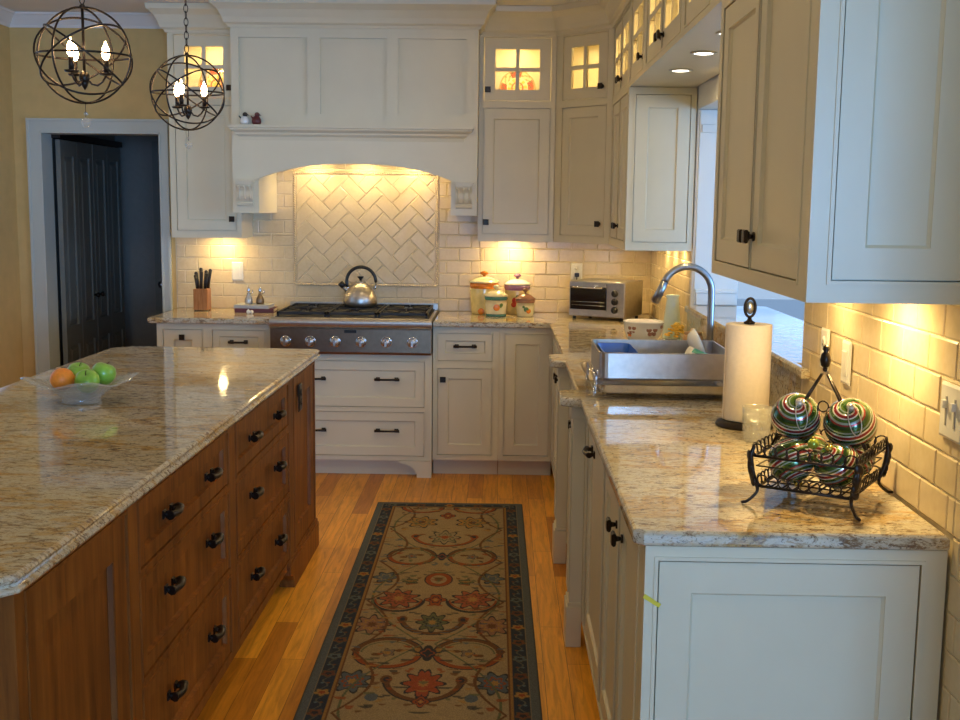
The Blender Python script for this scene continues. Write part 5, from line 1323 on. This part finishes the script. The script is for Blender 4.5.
for sx in (-1, 1):
    for sy in (-1, 1):
        mb = MB(); c0 = Vector((sx*a2, sy*b2, zt)); c1_ = Vector((sx*a1, sy*b1, zb)); out = Vector((sx, sy, 0)).normalized()
        pts = [c0+Vector((0,0,.022)), c0+out*.008, c0*.5+c1_*.5+out*.012, c1_+out*.004, c1_+out*.006+Vector((0,0,-.016)), c1_+out*.026+Vector((0,0,-.033)), c1_+out*.040+Vector((0,0,-.0355))]
        pp = []
        for i in range(len(pts)-1):
            for k in range(4):
                t = k/4; A0 = pts[max(0, i-1)]; B0 = pts[i]; C0 = pts[i+1]; D0 = pts[min(len(pts)-1, i+2)]
                pp.append(.5*((2*B0)+(C0-A0)*t+(2*A0-5*B0+4*C0-D0)*t*t+(3*B0-A0-3*C0+D0)*t**3))
        pp.append(pts[-1]); mb.tube(pp, lambda t: .0036+.0045*math.exp(-((t-.30)/.16)**2), 8)
        # leaf wrapped on the corner
        for k in range(5):
            c = c0.lerp(c1_, k/5)+out*.012; s0 = len(mb.v); mb.ball((0,0,0), .011, 0, 8, 5, sz=1.3, sy=.35); mb.xf(Matrix.Translation(c) @ Matrix.Rotation(math.atan2(out.y, out.x)+PI/2, 4, 'Z') @ Matrix.Rotation(.5*(1 if k % 2 else -1), 4, 'Y'), s0)
        mb.build('leg', IR, bk)
mb = MB(); top = Vector((0, 0, .300))
for sx in (-1, 1):
    for s in (-.34, .34):
        mb.tube([(sx*a2*1.0, s*b2*.35, zt), (sx*a2*.80, s*b2*.30, zt+.05), (sx*a2*.35, s*b2*.18, zt+.12), tuple(top+Vector((sx*.006, s*.008, -.01)))], .0030, 8)
    mb.tube(circle((sx*a2*.86, 0, zt+.030), .017, (.35*-sx, 0, 1), (0, 1, 0), 16), .002, 6, closed=True)
mb.tube(circle((0, 0, .215), .012, (1,0,0), (0,0,1), 14), .002, 6, closed=True)
mb.ball(tuple(top), .006, seg=10, rings=6); hd = mb.build('handle', IR, bk)
mb = MB(); mb.lathe([(.004, .303), (.010, .309), (.0125, .322), (.010, .334), (.005, .340), (.008, .346), (.006, .352), (.001, .356)], seg=14); mb.build('finial', IR, hd)
Rb = Matrix.Rotation(ba, 4, 'Z')
def ornament(p, r, axis, label, ribbon=True):
    w = Vector(bc)+(Rb @ Vector(p)); ax = Vector(axis).normalized(); q = Vector((0,0,1)).rotation_difference(ax).to_euler()
    t = thing('striped_ornament', label, 'ornament', tuple(w), 0, 'striped ball ornaments in the wire basket', q)
    mb = MB(); mb.ball((0,0,0), r, seg=40, rings=28); mb.build('ball', M['ornament'], t)
    mb = MB(); mb.lathe([(.001, r-.001), (.009, r-.001), (.009, r+.008), (.001, r+.009)], seg=14); mb.tube(circle((0, 0, r+.013), .005, (1,0,0), (0,0,1), 12), .001, 6, closed=True); mb.build('cap', M['gold'] if not ribbon else M['ribbon'], t)
    if ribbon:
        mb = MB(); L1 = []
        for a in np.linspace(0, 2*PI, 33)[:-1]:
            d = r*.55*(1-math.cos(a)); s = r*.22*math.sin(a); th = d/r*1.0; rr = r+.0035+.006*math.exp(-th*6)
            L1.append((s, -rr*math.sin(th), rr*math.cos(th)))
        mb.tube(L1, .0011, 6, closed=True); mb.build('hanging_string', M['ribbon'], t)
    return t
ornament((-.050, -.056, .0945), .0520, (.2, -.5, -.85), 'striped green and red ball at the bottom left of the basket', False)
ornament((.056, -.056, .0945), .0520, (-.5, -.3, .8), 'striped green and red ball at the bottom right of the basket', False)
ornament((-.052, .062, .0945), .0520, (.1, .6, .5), 'striped ball at the bottom back left of the basket, mostly hidden', False)
ornament((.054, .062, .0945), .0520, (.3, .6, .4), 'striped ball at the bottom back right of the basket, mostly hidden', False)
ornament((-.062, .006, .182), .0570, (-.1, -.75, .75), 'striped ball with silver string at the top left under the handle')
ornament((.060, .010, .180), .0590, (-.25, -.75, .85), 'striped ball with silver string at the top right against the tile')
w = Vector(bc)+(Rb @ Vector((.003, -.075, .142)))
go = thing('green_ornament', 'tiny lime green glass ball between the striped ornaments', 'ornament', tuple(w)); mb = MB(); mb.ball((0,0,0), .0125, seg=20, rings=12); mb.build('ball', M['lime'], go); mb = MB(); mb.lathe([(.004, .012), (.004, .016), (.001, .017)], seg=10); mb.build('cap', M['gold'], go)
# ribbed clear glass behind the basket
mb = MB(); mb.lathe([(.001, .0003), (.034, .0003), (.038, .01), (.042, .10), (.040, .10), (.035, .012), (.001, .008)], seg=32)
tag(mb.build('drinking_glass', M['crystal'], loc=(.735, 3.225, CT)), 'clear ribbed glass between the paper towel and the basket', 'glass')

# a sofa seen through the opening in the sun room
sf = thing('sofa', 'slate blue sofa back seen through the pass-through in the sun room', 'sofa', (2.3, 7.75, 0))
mb = MB(); mb.box(-.8, .8, -.25, .35, .10, .42); mb.build('seat', M['sofa'], sf, bevel=.04); mb = MB(); mb.box(-.8, .8, -.42, -.24, .10, .82); mb.build('backrest', M['sofa'], sf, bevel=.05)
for s in (-1, 1): mb = MB(); mb.box(s*.80, s*.98, -.42, .38, .10, .60); mb.build('armrest', M['sofa'], sf, bevel=.05)
for x in (-.85, .85):
    for y in (-.35, .3): mb = MB(); mb.box(x-.03, x+.03, y-.03, y+.03, .0005, .10); mb.build('leg', M['stem'], sf)

# ================================================================== DAYLIGHT
COOL = (.24, .52, 1.0)
W_ = bpy.data.worlds.new('World'); SC.world = W_; W_.use_nodes = True
bg = W_.node_tree.nodes['Background']; bg.inputs[0].default_value = (.52, .72, 1.0, 1); bg.inputs[1].default_value = .8
# daylight entering at the window openings, one of them added
def daylight(loc, rot, w, h, p): area(loc, w, p, COOL, rot, 'RECTANGLE', h, name='window_daylight')
daylight((2.2, -6.98, 1.48), (PI/2+.16, 0, 0), 2.5, 1.85, 450)
daylight((-.55, -6.98, 1.48), (PI/2+.16, 0, 0), 2.0, 1.65, 45)
daylight((3.66, 2.9, 1.45), (0, PI/2, 0), 1.6, 2.5, 120)
daylight((-2.98, 5.0, 1.5), (0, -PI/2-.95, 0), 1.4, 1.9, 6)  # upward fill for the left ceiling, from the added window
daylight((2.37, 8.36, 1.37), (-PI/2, 0, 0), 1.7, 1.5, 8)

# ================================================================== CAMERA
R = [[0.9997581605240429, 0.018747483181321627, 0.011495753126622186], [-0.017044968868324566, 0.9908888356962732, -0.13359934254614408], [-0.013895664858509913, 0.13337108819699328, 0.9909687499267017]]
cam = bpy.data.cameras.new('camera'); co = bpy.data.objects.new('camera', cam); COL.objects.link(co); SC.camera = co
cam.sensor_width = 36; cam.lens = 1146.068*36/960; cam.clip_start = .05
m = Matrix(((R[0][0], R[2][0], -R[1][0], 0), (R[0][1], R[2][1], -R[1][1], 0), (R[0][2], R[2][2], -R[1][2], 1.5715), (0, 0, 0, 1)))
co.matrix_world = m

vs = SC.view_settings; vs.view_transform = 'Standard'; vs.look = 'None'; vs.gamma = 1; vs.exposure = 0; vs.use_curve_mapping = False
SC.cycles.use_denoising = True
SC.cycles.max_bounces = 8; SC.cycles.sample_clamp_indirect = 6
SC.cycles.caustics_reflective = False; SC.cycles.caustics_refractive = False
